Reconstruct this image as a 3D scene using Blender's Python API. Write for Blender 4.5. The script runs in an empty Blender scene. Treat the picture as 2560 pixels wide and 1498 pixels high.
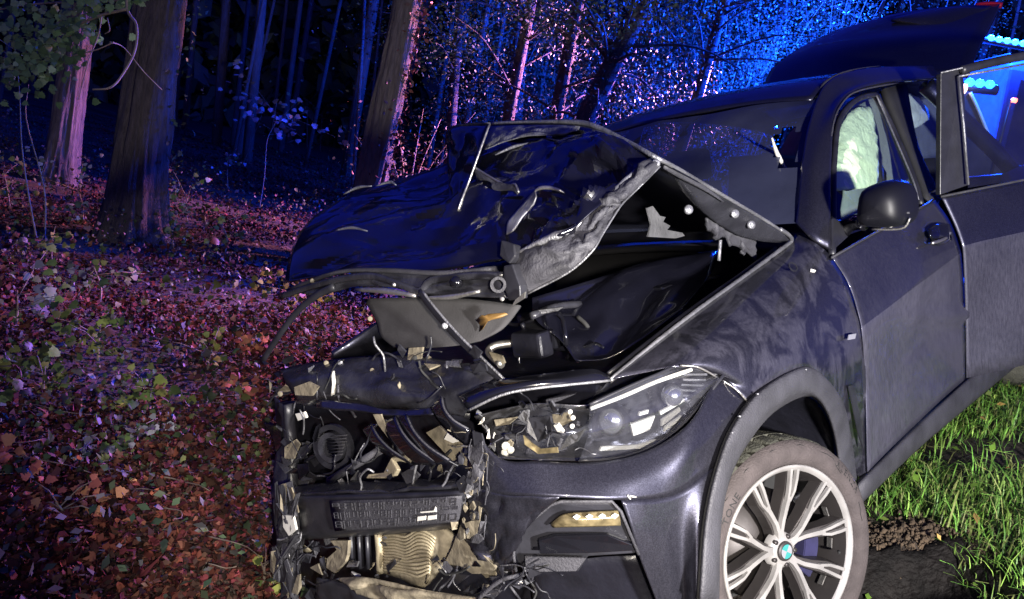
import bpy, math, random
import numpy as np
from mathutils import Matrix, Vector, noise

random.seed(7)
rng = np.random.default_rng(7)
scene = bpy.context.scene
C = bpy.context.collection

# ------------------------------------------------------------------ camera
FOC, CX, CY = 2133.3, 1280.0, 749.0           # focal length and centre in photograph pixels (2560 wide)
PITCH, ROLL = math.radians(9), math.radians(10)
CAM = np.array([0.0, 0.0, 1.55])
_fw = np.array([0, math.cos(PITCH), -math.sin(PITCH)])
_u0 = np.array([0, math.sin(PITCH), math.cos(PITCH)])
_r0 = np.array([1.0, 0, 0])
_ri = math.cos(ROLL) * _r0 + math.sin(ROLL) * _u0
_ui = math.cos(ROLL) * _u0 - math.sin(ROLL) * _r0
BAS = np.stack([_ri, -_ui, _fw], 1)
cam_data = bpy.data.cameras.new('camera')
cam_data.sensor_width = 36.0
cam_data.lens = FOC / 2560 * 36.0
cam_data.clip_start, cam_data.clip_end = 0.05, 400
cam = bpy.data.objects.new('camera', cam_data)
C.objects.link(cam)
m = Matrix.Identity(4)
for i in range(3):
    m[i][0], m[i][1], m[i][2], m[i][3] = _ri[i], _ui[i], -_fw[i], CAM[i]
cam.matrix_world = m
scene.camera = cam

# ------------------------------------------------------------------ night sky, lamps, exposure
w = bpy.data.worlds.new('World'); scene.world = w; w.use_nodes = True
nt = w.node_tree; nt.nodes.clear()
sky = nt.nodes.new('ShaderNodeTexSky'); sky.sky_type = 'NISHITA'; sky.sun_disc = False
sky.sun_elevation = math.radians(4); sky.sun_rotation = math.radians(160)
mul = nt.nodes.new('ShaderNodeMix'); mul.data_type = 'RGBA'; mul.blend_type = 'MULTIPLY'
mul.inputs[0].default_value = 1.0; mul.inputs[7].default_value = (0.035, 0.05, 1.0, 1)
bg = nt.nodes.new('ShaderNodeBackground'); bg.inputs['Strength'].default_value = 0.17
wo = nt.nodes.new('ShaderNodeOutputWorld')
nt.links.new(sky.outputs[0], mul.inputs[6]); nt.links.new(mul.outputs[2], bg.inputs['Color'])
nt.links.new(bg.outputs[0], wo.inputs['Surface'])

def lamp(name, kind, loc, energy, color, radius=0.05, target=None, spot=60, blend=0.4):
    d = bpy.data.lights.new(name, kind); d.energy = energy; d.color = color
    if kind != 'SUN': d.shadow_soft_size = radius
    o = bpy.data.objects.new(name, d); C.objects.link(o); o.location = loc
    if target is not None:
        o.rotation_euler = (Vector(target) - Vector(loc)).to_track_quat('-Z', 'Y').to_euler()
    if kind == 'SPOT':
        d.spot_size = math.radians(spot); d.spot_blend = blend
    return o
# work lamp standing to the right of the photographer (the mirror's shadow on the pillar points at it)
lamp('work_lamp', 'SPOT', (1.75, -0.7, 1.5), 1650, (1.0, 0.96, 0.93), 0.11, (1.7, 3.3, 0.8), 86, 0.55)
# lamp on the photographer's side lighting the wrecked front and the branches overhead
lamp('torch_lamp', 'SPOT', (0.25, -0.6, 1.7), 640, (1.0, 0.91, 0.77), 0.05, (-0.02, 2.6, 0.5), 40, 0.8)
lamp('phone_lamp', 'SPOT', (-0.1, -0.15, 1.75), 75, (1.0, 0.95, 0.88), 0.02, (-2.4, 4.4, 1.7), 70, 0.9)
scene.view_settings.view_transform = 'Standard'
scene.view_settings.look = 'None'
scene.view_settings.exposure = 0.18
scene.view_settings.gamma = 1.0
scene.cycles.use_denoising = True
scene.cycles.max_bounces = 8
scene.cycles.transparent_max_bounces = 24
scene.cycles.sample_clamp_indirect = 4.0

# ------------------------------------------------------------------ car frame (x forward, y to its left, z up)
CAR_EYE = np.array([2.307, 2.166, 1.472])      # camera seen from the car
CAR_ROT = np.array([[-0.68, 0.7194, -0.1418], [0.1897, -0.0143, -0.9817], [-0.7083, -0.6945, -0.1268]])
_a, _s, _b = np.linalg.svd(CAR_ROT); CAR_ROT = _a @ _b
def car_to_world(p):
    return CAM + (BAS @ (CAR_ROT @ (np.atleast_2d(p) - CAR_EYE).T)).T
def S(px, py, ax='x', v=0.0):
    """point of the car that lies on the plane ax = v (car metres) and is seen at a photograph pixel"""
    d = CAR_ROT.T @ np.array([(px - CX) / FOC, (py - CY) / FOC, 1.0])
    i = 'xyz'.index(ax)
    return CAR_EYE + (v - CAR_EYE[i]) / d[i] * d
def PX(p):
    q = CAR_ROT @ (np.asarray(p, float) - CAR_EYE)
    return np.array([CX + FOC * q[0] / q[2], CY + FOC * q[1] / q[2]])
def W(px, py, d):
    return CAM + d * (BAS @ np.array([(px - CX) / FOC, (py - CY) / FOC, 1.0]))

# ------------------------------------------------------------------ materials
MATS = {}
def pm(name, col, rough=0.5, metal=0.0, var=0.25, scale=8.0, bump=0.0, bscale=60.0, col2=None, coat=0.0, spec=0.5,
       emit=None, estr=0.0, sub=0.0, detail=6.0, attr=None, rvar=0.12, stretch=None):
    """procedural principled material: noise mixes two tones, varies the roughness and gives fine relief"""
    mt = bpy.data.materials.new(name); mt.use_nodes = True; MATS[name] = mt
    n = mt.node_tree; b = n.nodes['Principled BSDF']; L = n.links.new
    tc = n.nodes.new('ShaderNodeTexCoord'); src = tc.outputs['Object']
    if stretch:
        mp = n.nodes.new('ShaderNodeMapping'); mp.inputs['Scale'].default_value = stretch
        L(src, mp.inputs[0]); src = mp.outputs[0]
    nz = n.nodes.new('ShaderNodeTexNoise'); nz.inputs['Scale'].default_value = scale; nz.inputs['Detail'].default_value = detail
    L(src, nz.inputs['Vector'])
    rp = n.nodes.new('ShaderNodeMapRange'); rp.inputs[1].default_value = 0.32; rp.inputs[2].default_value = 0.68
    L(nz.outputs['Fac'], rp.inputs[0])
    mx = n.nodes.new('ShaderNodeMix'); mx.data_type = 'RGBA'
    c2 = col2 or tuple(c * (1 - var) for c in col)
    L(rp.outputs[0], mx.inputs[0])
    mx.inputs[6].default_value = (*col, 1); mx.inputs[7].default_value = (*c2, 1)
    out = mx.outputs[2]
    if attr:
        at = n.nodes.new('ShaderNodeAttribute'); at.attribute_name = attr
        m2 = n.nodes.new('ShaderNodeMix'); m2.data_type = 'RGBA'; m2.blend_type = 'MULTIPLY'; m2.inputs[0].default_value = 1
        L(at.outputs['Color'], m2.inputs[6]); L(out, m2.inputs[7]); out = m2.outputs[2]
    L(out, b.inputs['Base Color'])
    rr = n.nodes.new('ShaderNodeMapRange'); rr.inputs[3].default_value = max(0.02, rough - rvar); rr.inputs[4].default_value = min(1, rough + rvar)
    L(nz.outputs['Fac'], rr.inputs[0]); L(rr.outputs[0], b.inputs['Roughness'])
    b.inputs['Metallic'].default_value = metal; b.inputs['Coat Weight'].default_value = coat
    b.inputs['Coat Roughness'].default_value = 0.06
    b.inputs['Specular IOR Level'].default_value = spec
    if sub: b.inputs['Transmission Weight'].default_value = 0.0
    if emit:
        b.inputs['Emission Color'].default_value = (*emit, 1); b.inputs['Emission Strength'].default_value = estr
    if bump:
        nb = n.nodes.new('ShaderNodeTexNoise'); nb.inputs['Scale'].default_value = bscale; nb.inputs['Detail'].default_value = 8
        L(src, nb.inputs['Vector'])
        bp = n.nodes.new('ShaderNodeBump'); bp.inputs['Strength'].default_value = bump; bp.inputs['Distance'].default_value = 0.02
        L(nb.outputs['Fac'], bp.inputs['Height']); L(bp.outputs[0], b.inputs['Normal'])
    return mt

def paint(name, dust_amount, smear=False):
    """dark metallic lacquer with flakes under a film of road dust"""
    mt = bpy.data.materials.new(name); mt.use_nodes = True; MATS[name] = mt
    n = mt.node_tree; b = n.nodes['Principled BSDF']; L = n.links.new
    tc = n.nodes.new('ShaderNodeTexCoord')
    fl = n.nodes.new('ShaderNodeTexVoronoi'); fl.inputs['Scale'].default_value = 420
    L(tc.outputs['Object'], fl.inputs['Vector'])
    cr = n.nodes.new('ShaderNodeValToRGB')
    cr.color_ramp.elements[0].color = (0.026, 0.026, 0.036, 1); cr.color_ramp.elements[1].color = (0.062, 0.062, 0.084, 1)
    cr.color_ramp.elements[0].position = 0.25; cr.color_ramp.elements[1].position = 1.0
    L(fl.outputs['Color'], cr.inputs[0])
    d1 = n.nodes.new('ShaderNodeTexNoise'); d1.inputs['Scale'].default_value = 5.5 if smear else 3.0
    d1.inputs['Detail'].default_value = 9; d1.inputs['Distortion'].default_value = 1.6 if smear else 0.4
    d1.inputs['Roughness'].default_value = 0.6
    L(tc.outputs['Object'], d1.inputs['Vector'])
    mr = n.nodes.new('ShaderNodeMapRange'); mr.inputs[1].default_value = 0.44 if smear else 0.3; mr.inputs[2].default_value = 0.56 if smear else 0.75
    mr.inputs[3].default_value = dust_amount * (0.25 if smear else 0.45); mr.inputs[4].default_value = dust_amount
    L(d1.outputs['Fac'], mr.inputs[0])
    d2 = n.nodes.new('ShaderNodeTexNoise'); d2.inputs['Scale'].default_value = 160; d2.inputs['Detail'].default_value = 4
    mp = n.nodes.new('ShaderNodeMapping'); mp.inputs['Scale'].default_value = (1, 1, 0.18)
    L(tc.outputs['Object'], mp.inputs[0]); L(mp.outputs[0], d2.inputs['Vector'])
    r2 = n.nodes.new('ShaderNodeMapRange'); r2.inputs[1].default_value = 0.3; r2.inputs[2].default_value = 0.7; r2.inputs[3].default_value = 0.65; r2.inputs[4].default_value = 1.25
    L(d2.outputs['Fac'], r2.inputs[0])
    mu = n.nodes.new('ShaderNodeMath'); mu.operation = 'MULTIPLY'; mu.use_clamp = True
    L(mr.outputs[0], mu.inputs[0]); L(r2.outputs[0], mu.inputs[1])
    b.inputs['Metallic'].default_value = 0.92
    L(cr.outputs[0], b.inputs['Base Color'])
    b.inputs['Roughness'].default_value = 0.40
    b.inputs['Coat Weight'].default_value = 0.9; b.inputs['Coat Roughness'].default_value = 0.07
    ds = n.nodes.new('ShaderNodeBsdfDiffuse'); ds.inputs['Color'].default_value = (0.108, 0.105, 0.14, 1)
    ms = n.nodes.new('ShaderNodeMixShader')
    L(mu.outputs[0], ms.inputs[0]); L(b.outputs[0], ms.inputs[1]); L(ds.outputs[0], ms.inputs[2])
    L(ms.outputs[0], n.nodes['Material Output'].inputs['Surface'])
    return mt

paint('paint', 0.09); paint('paint_dusty_lit', 0.66); paint('paint_smeared', 0.30, True); paint('paint_clean', 0.05); paint('paint_film', 0.25)  # dustiest coat also paints in lamp light on the lower doors
pm('black_plastic', (0.026, 0.026, 0.033), 0.42, 0, 0.5, 14, 0.06, 120)
pm('trim_dusty', (0.060, 0.059, 0.070), 0.62, 0, 0.5, 9, 0.3, 160)
pm('hood_lacquer', (0.006, 0.006, 0.011), 0.22, 0, 0.4, 5, coat=1.0)
pm('gloss_black', (0.008, 0.008, 0.011), 0.12, 0, 0.3, 6, coat=0.6)
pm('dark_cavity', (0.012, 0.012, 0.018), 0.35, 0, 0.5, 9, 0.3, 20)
pm('engine_plastic', (0.036, 0.036, 0.044), 0.28, 0, 0.6, 11, 0.12, 60)
pm('felt', (0.055, 0.053, 0.056), 0.95, 0, 0.3, 14, 0.15, 220)
pm('bare_steel', (0.52, 0.50, 0.47), 0.38, 0.85, 0.35, 12, 0.2, 90)
pm('scraped_metal', (0.34, 0.34, 0.36), 0.42, 0.6, 0.55, 10, 0.35, 60, stretch=(1, 3, 1))
pm('alloy_polished', (0.46, 0.44, 0.42), 0.36, 0.35, 0.35, 14)
pm('alloy_grey', (0.07, 0.062, 0.06), 0.45, 0.5, 0.3, 9)
pm('torn_beige', (0.29, 0.25, 0.175), 0.75, 0, 0.6, 26, 0.22, 50)
pm('condenser', (0.42, 0.36, 0.24), 0.5, 0.35, 0.35, 20, 0.15, 120)
pm('white_plastic', (0.75, 0.73, 0.66), 0.45, 0, 0.2, 20)
pm('tyre_rubber', (0.080, 0.065, 0.063), 0.85, 0, 0.35, 18, 0.35, 150)
pm('mirror_plastic', (0.008, 0.008, 0.012), 0.45, 0, 0.3, 10, spec=0.3)
pm('tread_rubber', (0.09, 0.09, 0.07), 0.9, 0, 0.4, 24, 0.4, 120)
pm('rubber_dark', (0.02, 0.02, 0.02), 0.8, 0, 0.3, 20)
pm('caliper_blue', (0.03, 0.028, 0.085), 0.5, 0, 0.4, 12)
pm('airbag_cloth', (0.74, 0.88, 0.62), 0.9, 0, 0.18, 9, 0.5, 26)
pm('headliner', (0.20, 0.24, 0.24), 0.9, 0, 0.3, 6, 0.2, 60)
pm('interior_dark', (0.02, 0.02, 0.024), 0.8, 0, 0.4, 8)
pm('reflector', (0.80, 0.80, 0.82), 0.15, 0.9, 0.2, 16)
pm('amber_lamp', (0.30, 0.24, 0.13), 0.22, 0.3, 0.7, 34)
pm('lamp_chrome', (0.30, 0.30, 0.33), 0.18, 0.85, 0.5, 9)
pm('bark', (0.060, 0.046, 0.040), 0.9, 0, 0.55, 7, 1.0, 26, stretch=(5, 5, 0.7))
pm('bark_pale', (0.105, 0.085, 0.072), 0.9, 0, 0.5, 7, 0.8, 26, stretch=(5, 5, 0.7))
pm('twig', (0.20, 0.16, 0.12), 0.8, 0, 0.4, 20)
pm('leaf', (1, 1, 1), 0.6, 0, 0.25, 30, attr='col', spec=0.25)
pm('litter', (1, 1, 1), 0.85, 0, 0.35, 40, attr='col', spec=0.12)
pm('grass_blade', (1, 1, 1), 0.5, 0, 0.2, 20, attr='col')
pm('painted_shade', (0.010, 0.008, 0.007), 0.7, 0, 0.6, 14, 1.0, 40, spec=0.2)  # near-black tone for the shade painted beside the wheel
pm('soil', (0.050, 0.036, 0.026), 0.95, 0, 0.6, 5, 0.9, 30, col2=(0.022, 0.016, 0.012))
pm('asphalt', (0.05, 0.05, 0.052), 0.9, 0, 0.3, 30, 0.5, 120)
pm('van_body', (0.75, 0.75, 0.77), 0.4, 0, 0.1, 5, coat=0.3)
pm('lamp_blue', (0.05, 0.3, 0.9), 0.3, emit=(0.01, 0.13, 1.0), estr=22)
pm('lamp_red', (0.9, 0.1, 0.05), 0.3, emit=(1.0, 0.12, 0.05), estr=12)
pm('lamp_amber', (0.9, 0.4, 0.2), 0.3, emit=(1.0, 0.5, 0.3), estr=12)
pm('tail_red', (0.25, 0.01, 0.02), 0.25, coat=0.5)
pm('stripe', (0.6, 0.8, 0.75), 0.35, 0, 0.15, 30)
pm('badge_light', (0.7, 0.7, 0.75), 0.3, 0.6)
pm('badge_blue', (0.03, 0.16, 0.30), 0.3)
pm('badge_teal', (0.05, 0.30, 0.28), 0.3)

def glass(name, tint, dust, rough=0.02, spec_fac=None, dscale=5.0, dcol=(0.16, 0.16, 0.19)):
    """thin pane: see-through, mirror-like by Fresnel, with a film of dust"""
    mt = bpy.data.materials.new(name); mt.use_nodes = True; MATS[name] = mt
    n = mt.node_tree; n.nodes.remove(n.nodes['Principled BSDF']); L = n.links.new
    tr = n.nodes.new('ShaderNodeBsdfTransparent'); tr.inputs[0].default_value = (*tint, 1)
    gl = n.nodes.new('ShaderNodeBsdfGlossy'); gl.inputs['Roughness'].default_value = rough
    lw = n.nodes.new('ShaderNodeLayerWeight'); pw = n.nodes.new('ShaderNodeMath'); pw.operation = 'POWER'; pw.inputs[1].default_value = 5.0
    fr = n.nodes.new('ShaderNodeMath'); fr.operation = 'MULTIPLY_ADD'; fr.inputs[1].default_value = 0.94; fr.inputs[2].default_value = 0.06
    L(lw.outputs['Facing'], pw.inputs[0]); L(pw.outputs[0], fr.inputs[0])
    m1 = n.nodes.new('ShaderNodeMixShader'); L(fr.outputs[0], m1.inputs[0]); L(tr.outputs[0], m1.inputs[1]); L(gl.outputs[0], m1.inputs[2])
    df = n.nodes.new('ShaderNodeBsdfDiffuse'); df.inputs[0].default_value = (*dcol, 1)
    tc = n.nodes.new('ShaderNodeTexCoord'); nz = n.nodes.new('ShaderNodeTexNoise'); nz.inputs['Scale'].default_value = dscale; nz.inputs['Detail'].default_value = 8
    L(tc.outputs['Object'], nz.inputs['Vector'])
    mr = n.nodes.new('ShaderNodeMapRange'); mr.inputs[1].default_value = 0.3; mr.inputs[2].default_value = 0.7
    mr.inputs[3].default_value = dust * 0.3; mr.inputs[4].default_value = dust
    L(nz.outputs['Fac'], mr.inputs[0])
    m2 = n.nodes.new('ShaderNodeMixShader'); L(mr.outputs[0], m2.inputs[0]); L(m1.outputs[0], m2.inputs[1]); L(df.outputs[0], m2.inputs[2])
    L(m2.outputs[0], n.nodes['Material Output'].inputs['Surface'])
    return mt
glass('windscreen_glass', (0.10, 0.11, 0.16), 0.5, dscale=2.5, dcol=(0.09, 0.10, 0.17))  # bluish dust film also stands in for a hazy blue reflection
glass('side_glass', (0.88, 0.97, 0.92), 0.03)
glass('rear_glass', (0.5, 0.56, 0.85), 0.07)
glass('lens_glass', (0.93, 0.94, 0.96), 0.12, dscale=30)

# ------------------------------------------------------------------ mesh helpers
def obj(name, V, F, mat, parent=None, smooth=True, solid=0.0, bevel=0.0, sub=0, col=None, soff=0.0):
    me = bpy.data.meshes.new(name)
    if isinstance(V, np.ndarray) and isinstance(F, np.ndarray):
        me.vertices.add(len(V)); me.vertices.foreach_set('co', np.ascontiguousarray(V, dtype=np.float32).ravel())
        k = F.shape[1]
        me.loops.add(F.size); me.loops.foreach_set('vertex_index', np.ascontiguousarray(F, dtype=np.int32).ravel())
        me.polygons.add(len(F)); me.polygons.foreach_set('loop_start', np.arange(0, F.size, k, dtype=np.int32))
        me.polygons.foreach_set('loop_total', np.full(len(F), k, dtype=np.int32))
        me.update(calc_edges=True)
    else:
        me.from_pydata([tuple(map(float, v)) for v in V], [], [tuple(map(int, f)) for f in F]); me.update()
    if smooth: me.polygons.foreach_set('use_smooth', np.ones(len(me.polygons), dtype=bool))
    if col is not None:
        a = me.color_attributes.new('col', 'FLOAT_COLOR', 'POINT')
        cc = np.ones((len(me.vertices), 4), dtype=np.float32); cc[:, :3] = col
        a.data.foreach_set('color', cc.ravel())
    if mat: me.materials.append(MATS[mat])
    o = bpy.data.objects.new(name, me); C.objects.link(o)
    if parent is not None: o.parent = parent
    if solid:
        md = o.modifiers.new('t', 'SOLIDIFY'); md.thickness = solid; md.offset = soff
    if bevel:
        md = o.modifiers.new('b', 'BEVEL'); md.width = bevel; md.segments = 2; md.limit_method = 'ANGLE'
    if sub:
        md = o.modifiers.new('s', 'SUBSURF'); md.levels = sub; md.render_levels = sub
    return o
def empty(name, loc=(0, 0, 0), parent=None):
    o = bpy.data.objects.new(name, None); C.objects.link(o); o.location = loc; o.empty_display_size = 0.1
    if parent is not None: o.parent = parent
    return o
def tag(o, label=None, cat=None, group=None, kind=None):
    if label: o['label'] = label
    if cat: o['category'] = cat
    if group: o['group'] = group
    if kind: o['kind'] = kind
    return o

def crom(P, n):
    """Catmull-Rom through the rows of P, n steps for each span"""
    P = np.asarray(P, float); m = len(P)
    Q = np.concatenate([[2 * P[0] - P[1]], P, [2 * P[-1] - P[-2]]]) if m > 1 else P
    out = []
    for i in range(m - 1):
        p0, p1, p2, p3 = Q[i], Q[i + 1], Q[i + 2], Q[i + 3]
        for k in range(n):
            t = k / n
            out.append(0.5 * (2 * p1 + (p2 - p0) * t + (2 * p0 - 5 * p1 + 4 * p2 - p3) * t * t + (3 * p1 - p0 - 3 * p2 + p3) * t ** 3))
    out.append(P[-1])
    return np.array(out)
def grid_pts(rows, n, mode='crom'):
    G = np.array([[np.asarray(p, float) for p in r] for r in rows])
    G = np.stack([crom(G[i], n) for i in range(G.shape[0])])
    G = np.stack([crom(G[:, j], n) for j in range(G.shape[1])], 1)
    return G
def gridmesh(G):
    a, b = G.shape[:2]
    V = G.reshape(-1, 3)
    idx = np.arange(a * b).reshape(a, b)
    F = np.stack([idx[:-1, :-1], idx[:-1, 1:], idx[1:, 1:], idx[1:, :-1]], -1).reshape(-1, 4)
    return V, F
def crumple(G, amp, sc, seed=0, ridged=True):
    """fold a grid along its normals with creased noise"""
    du = np.gradient(G, axis=0); dv = np.gradient(G, axis=1)
    N = np.cross(du, dv); N /= np.linalg.norm(N, axis=-1, keepdims=True) + 1e-9
    H = np.zeros(G.shape[:2])
    for i in range(G.shape[0]):
        for j in range(G.shape[1]):
            v = Vector(G[i, j] * sc) + Vector((seed * 3.1, seed * 1.7, seed))
            h = noise.noise(v)
            if ridged: h = 0.5 - abs(h) * 1.6
            H[i, j] = h + 0.35 * noise.noise(v * 2.7)
    return G + N * (amp * H)[..., None]
def facet(G, amp, cu, cv, seed=0, warp=.35):
    """buckled sheet metal: flat facets that meet in sharp creases"""
    r_ = np.random.default_rng(seed); a, b = G.shape[:2]
    H = r_.normal(0, 1, (cu + 4, cv + 4))
    U, Vv = np.meshgrid(np.linspace(0, cu, a), np.linspace(0, cv, b), indexing='ij')
    U2 = U + warp * np.sin(Vv * 1.9 + seed) + warp * .6 * np.sin(Vv * 4.3 + U) + 1; V2 = Vv + warp * np.sin(U * 2.3 + seed * 2) + warp * .6 * np.sin(U * 3.7 - Vv) + 1
    U2 = np.clip(U2, 0, cu + 2.99); V2 = np.clip(V2, 0, cv + 2.99)
    p, q = U2.astype(int), V2.astype(int); s, t = U2 - p, V2 - q
    lo = H[p, q] + s * (H[p + 1, q] - H[p, q]) + t * (H[p, q + 1] - H[p, q])
    hi = H[p + 1, q + 1] + (1 - s) * (H[p, q + 1] - H[p + 1, q + 1]) + (1 - t) * (H[p + 1, q] - H[p + 1, q + 1])
    h = np.where(s + t < 1, lo, hi)
    eu = np.clip(np.minimum(U, cu - U) / cu / .10, 0, 1); ev = np.clip(np.minimum(Vv, cv - Vv) / cv / .08, 0, 1); h = h * eu * ev
    du = np.gradient(G, axis=0); dv = np.gradient(G, axis=1)
    N = np.cross(du, dv); N /= np.linalg.norm(N, axis=-1, keepdims=True) + 1e-9
    return G + N * (amp * h)[..., None]
def creased(o, deg=10):
    o.data.set_sharp_from_angle(angle=math.radians(deg)); return o
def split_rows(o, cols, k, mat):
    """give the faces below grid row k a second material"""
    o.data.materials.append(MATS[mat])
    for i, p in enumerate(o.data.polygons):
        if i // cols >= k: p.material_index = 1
def patch(name, rows, mat, parent, n=6, solid=0.004, fold=None, hole=None, fac=None):
    G = grid_pts([[S(*p) if len(p) == 4 else p for p in r] for r in rows], n)
    if fold: G = crumple(G, *fold)
    for f_ in fac or (): G = facet(G, *f_)
    V, F = gridmesh(G)
    return obj(name, V, F, mat, parent, True, solid)
def poly(name, pts, mat, parent, th=0.006, bevel=0.0, smooth=False):
    """flat or slightly folded plate from an outline; thickness away from the camera side"""
    P3 = np.array([S(*p) if len(p) == 4 else p for p in pts], float)
    c = P3.mean(0); nrm = np.zeros(3)
    for i in range(len(P3)): nrm += np.cross(P3[i] - c, P3[(i + 1) % len(P3)] - c)
    nrm /= np.linalg.norm(nrm) + 1e-9
    eye = CAR_EYE if (parent is not None and parent.get('carspace', 0)) else CAR_EYE
    if np.dot(eye - c, nrm) < 0: nrm = -nrm; P3 = P3[::-1]
    k = len(P3); V = np.concatenate([P3, P3 - nrm * th])
    F = [tuple(range(k)), tuple(range(2 * k - 1, k - 1, -1))] + [(i, i + k, (i + 1) % k + k, (i + 1) % k) for i in range(k)]
    return obj(name, V, F, mat, parent, smooth, 0, bevel)
def tube_vf(P, R, n=8, caps=True, flat=1.0):
    P = np.asarray(P, float); m = len(P)
    R = np.full(m, R) if np.isscalar(R) else np.asarray(R, float)
    T = np.gradient(P, axis=0); T /= np.linalg.norm(T, axis=1, keepdims=True) + 1e-9
    up = np.array([0, 0, 1.0]) if abs(T[0][2]) < 0.9 else np.array([1.0, 0, 0])
    V = []; u = up
    for i in range(m):
        u = u - np.dot(u, T[i]) * T[i]; u /= np.linalg.norm(u) + 1e-9
        v = np.cross(T[i], u)
        for k in range(n):
            a = 2 * math.pi * k / n
            V.append(P[i] + R[i] * (math.cos(a) * u + flat * math.sin(a) * v))
    F = []
    for i in range(m - 1):
        for k in range(n):
            F.append((i * n + k, i * n + (k + 1) % n, (i + 1) * n + (k + 1) % n, (i + 1) * n + k))
    if caps:
        F.append(tuple(range(n - 1, -1, -1))); F.append(tuple((m - 1) * n + k for k in range(n)))
    return V, F
def tube(name, pts, r, mat, parent, n=8, smooth_n=0, flat=1.0):
    P = np.array([S(*p) if len(p) == 4 else p for p in pts], float)
    if smooth_n: P = crom(P, smooth_n)
    V, F = tube_vf(P, r if np.isscalar(r) else np.interp(np.linspace(0, 1, len(P)), np.linspace(0, 1, len(r)), r), n, True, flat)
    return obj(name, V, F, mat, parent)
def box_vf(c, s, rot=None):
    c = np.asarray(c, float); h = np.asarray(s, float) / 2
    V = np.array([[x, y, z] for x in (-1, 1) for y in (-1, 1) for z in (-1, 1)]) * h
    if rot is not None: V = V @ np.asarray(rot).T
    F = [(0, 1, 3, 2), (4, 6, 7, 5), (0, 4, 5, 1), (2, 3, 7, 6), (0, 2, 6, 4), (1, 5, 7, 3)]
    return V + c, F
def box(name, c, s, mat, parent, rot=None, bevel=0.004):
    V, F = box_vf(c, s, rot)
    return obj(name, V, F, mat, parent, False, 0, bevel)
class MB:
    def __init__(self): self.V = []; self.F = []
    def add(self, V, F):
        k = len(self.V); self.V += [tuple(v) for v in V]; self.F += [tuple(i + k for i in f) for f in F]
    def build(self, *a, **k): return obj(a[0], self.V, self.F, *a[1:], **k)
# ------------------------------------------------------------------ terrain
def smax(a, b, k): return 0.5 * (a + b + np.sqrt((a - b) ** 2 + k * k))
def smin(a, b, k): return 0.5 * (a + b - np.sqrt((a - b) ** 2 + k * k))
_wav = [(rng.uniform(0.4, 4.5), rng.uniform(0, 6.28), rng.uniform(0, 6.28)) for _ in range(22)]
def zt(x, y):
    """height of the ground: woodland floor on the left, a bank rising to the road on the right"""
    x = np.asarray(x, float); y = np.asarray(y, float)
    bank = 0.02 + 0.327 * (x - 0.4) - 0.025 * (np.clip(y, -5, 12) - 3.13)
    floor = -0.06 + 0.016 * np.clip(y - 4, 0, 60) + 0.02 * np.clip(-x - 2, 0, 30)
    z = smin(smax(bank, floor, 0.25), 1.15 + 0.0 * x, 0.3)
    z = z - 0.30 * np.exp(-((x + 0.62) / 0.42) ** 2 - ((y - 3.0) / 1.5) ** 2)
    z = z - 0.30 * np.exp(-(((x - 1.48) / 0.32) ** 2) ** 2 - (((y - 2.66) / 0.30) ** 2) ** 2)   # hollow shaped to hold shade beside the wheel
    for f, ph, th in _wav:
        z = z + 0.028 / (0.6 + f) * np.sin(f * (x * math.cos(th) + y * math.sin(th)) + ph)
    return z
def terrain():
    ax = np.concatenate([np.linspace(-90, -9, 40), np.linspace(-8.8, 8, 190), np.linspace(8.4, 90, 40)])
    ay = np.concatenate([np.linspace(-30, -2.2, 16), np.linspace(-2, 14, 170), np.linspace(14.4, 110, 46)])
    X, Y = np.meshgrid(ax, ay, indexing='ij')
    G = np.stack([X, Y, zt(X, Y)], -1)
    V, F = gridmesh(G)
    o = obj('ground', V, F[:, ::-1].copy(), 'soil'); o['kind'] = 'structure'; return o
ground = terrain()
xs = np.linspace(4.6, 11.0, 8); ys = np.linspace(-8, 40, 60)
X, Y = np.meshgrid(xs, ys, indexing='ij')
V, F = gridmesh(np.stack([X, Y, zt(X, Y) + 0.02], -1))
tag(obj('road', V, F[:, ::-1].copy(), 'asphalt'), kind='structure')
# ------------------------------------------------------------------ the wrecked car
car = empty('crashed_car')
tag(car, 'wrecked black sport utility car with crumpled bonnet and torn-off front bumper', 'car')
_R = BAS @ CAR_ROT
_t = CAM - _R @ CAR_EYE
car.matrix_world = Matrix([[*_R[0], _t[0]], [*_R[1], _t[1]], [*_R[2], _t[2]], [0, 0, 0, 1]])

# --- left front fender
fender = patch('front_fender', [
    [(1530, 948, 'y', .735), (1640, 860, 'y', .75), (1750, 776, 'y', .765), (1860, 697, 'y', .775), (1960, 625, 'y', .78), (1990, 585, 'y', .77)],
    [(1610, 932, 'y', .80), (1700, 876, 'y', .84), (1800, 812, 'y', .865), (1900, 740, 'y', .87), (1995, 668, 'y', .87), (2040, 610, 'y', .86)],
    [(1700, 917, 'y', .87), (1778, 898, 'y', .915), (1870, 850, 'y', .94), (1965, 795, 'y', .945), (2050, 745, 'y', .935), (2083, 650, 'y', .90)],
    [(1797, 940, 'y', .915), (1845, 945, 'y', .955), (1920, 893, 'y', .975), (2010, 862, 'y', .975), (2090, 850, 'y', .965), (2132, 740, 'y', .935)],
    [(1866, 1003, 'y', .972), (1905, 968, 'y', .98), (1960, 930, 'y', .985), (2025, 918, 'y', .985), (2096, 985, 'y', .975), (2160, 850, 'y', .965)],
    [(1880, 1020, 'y', .955), (1912, 990, 'y', .96), (1965, 955, 'y', .96), (2030, 945, 'y', .96), (2138, 1180, 'y', .925), (2166, 1188, 'y', .935)],
], 'paint_smeared', car, 6, 0.003)
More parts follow.
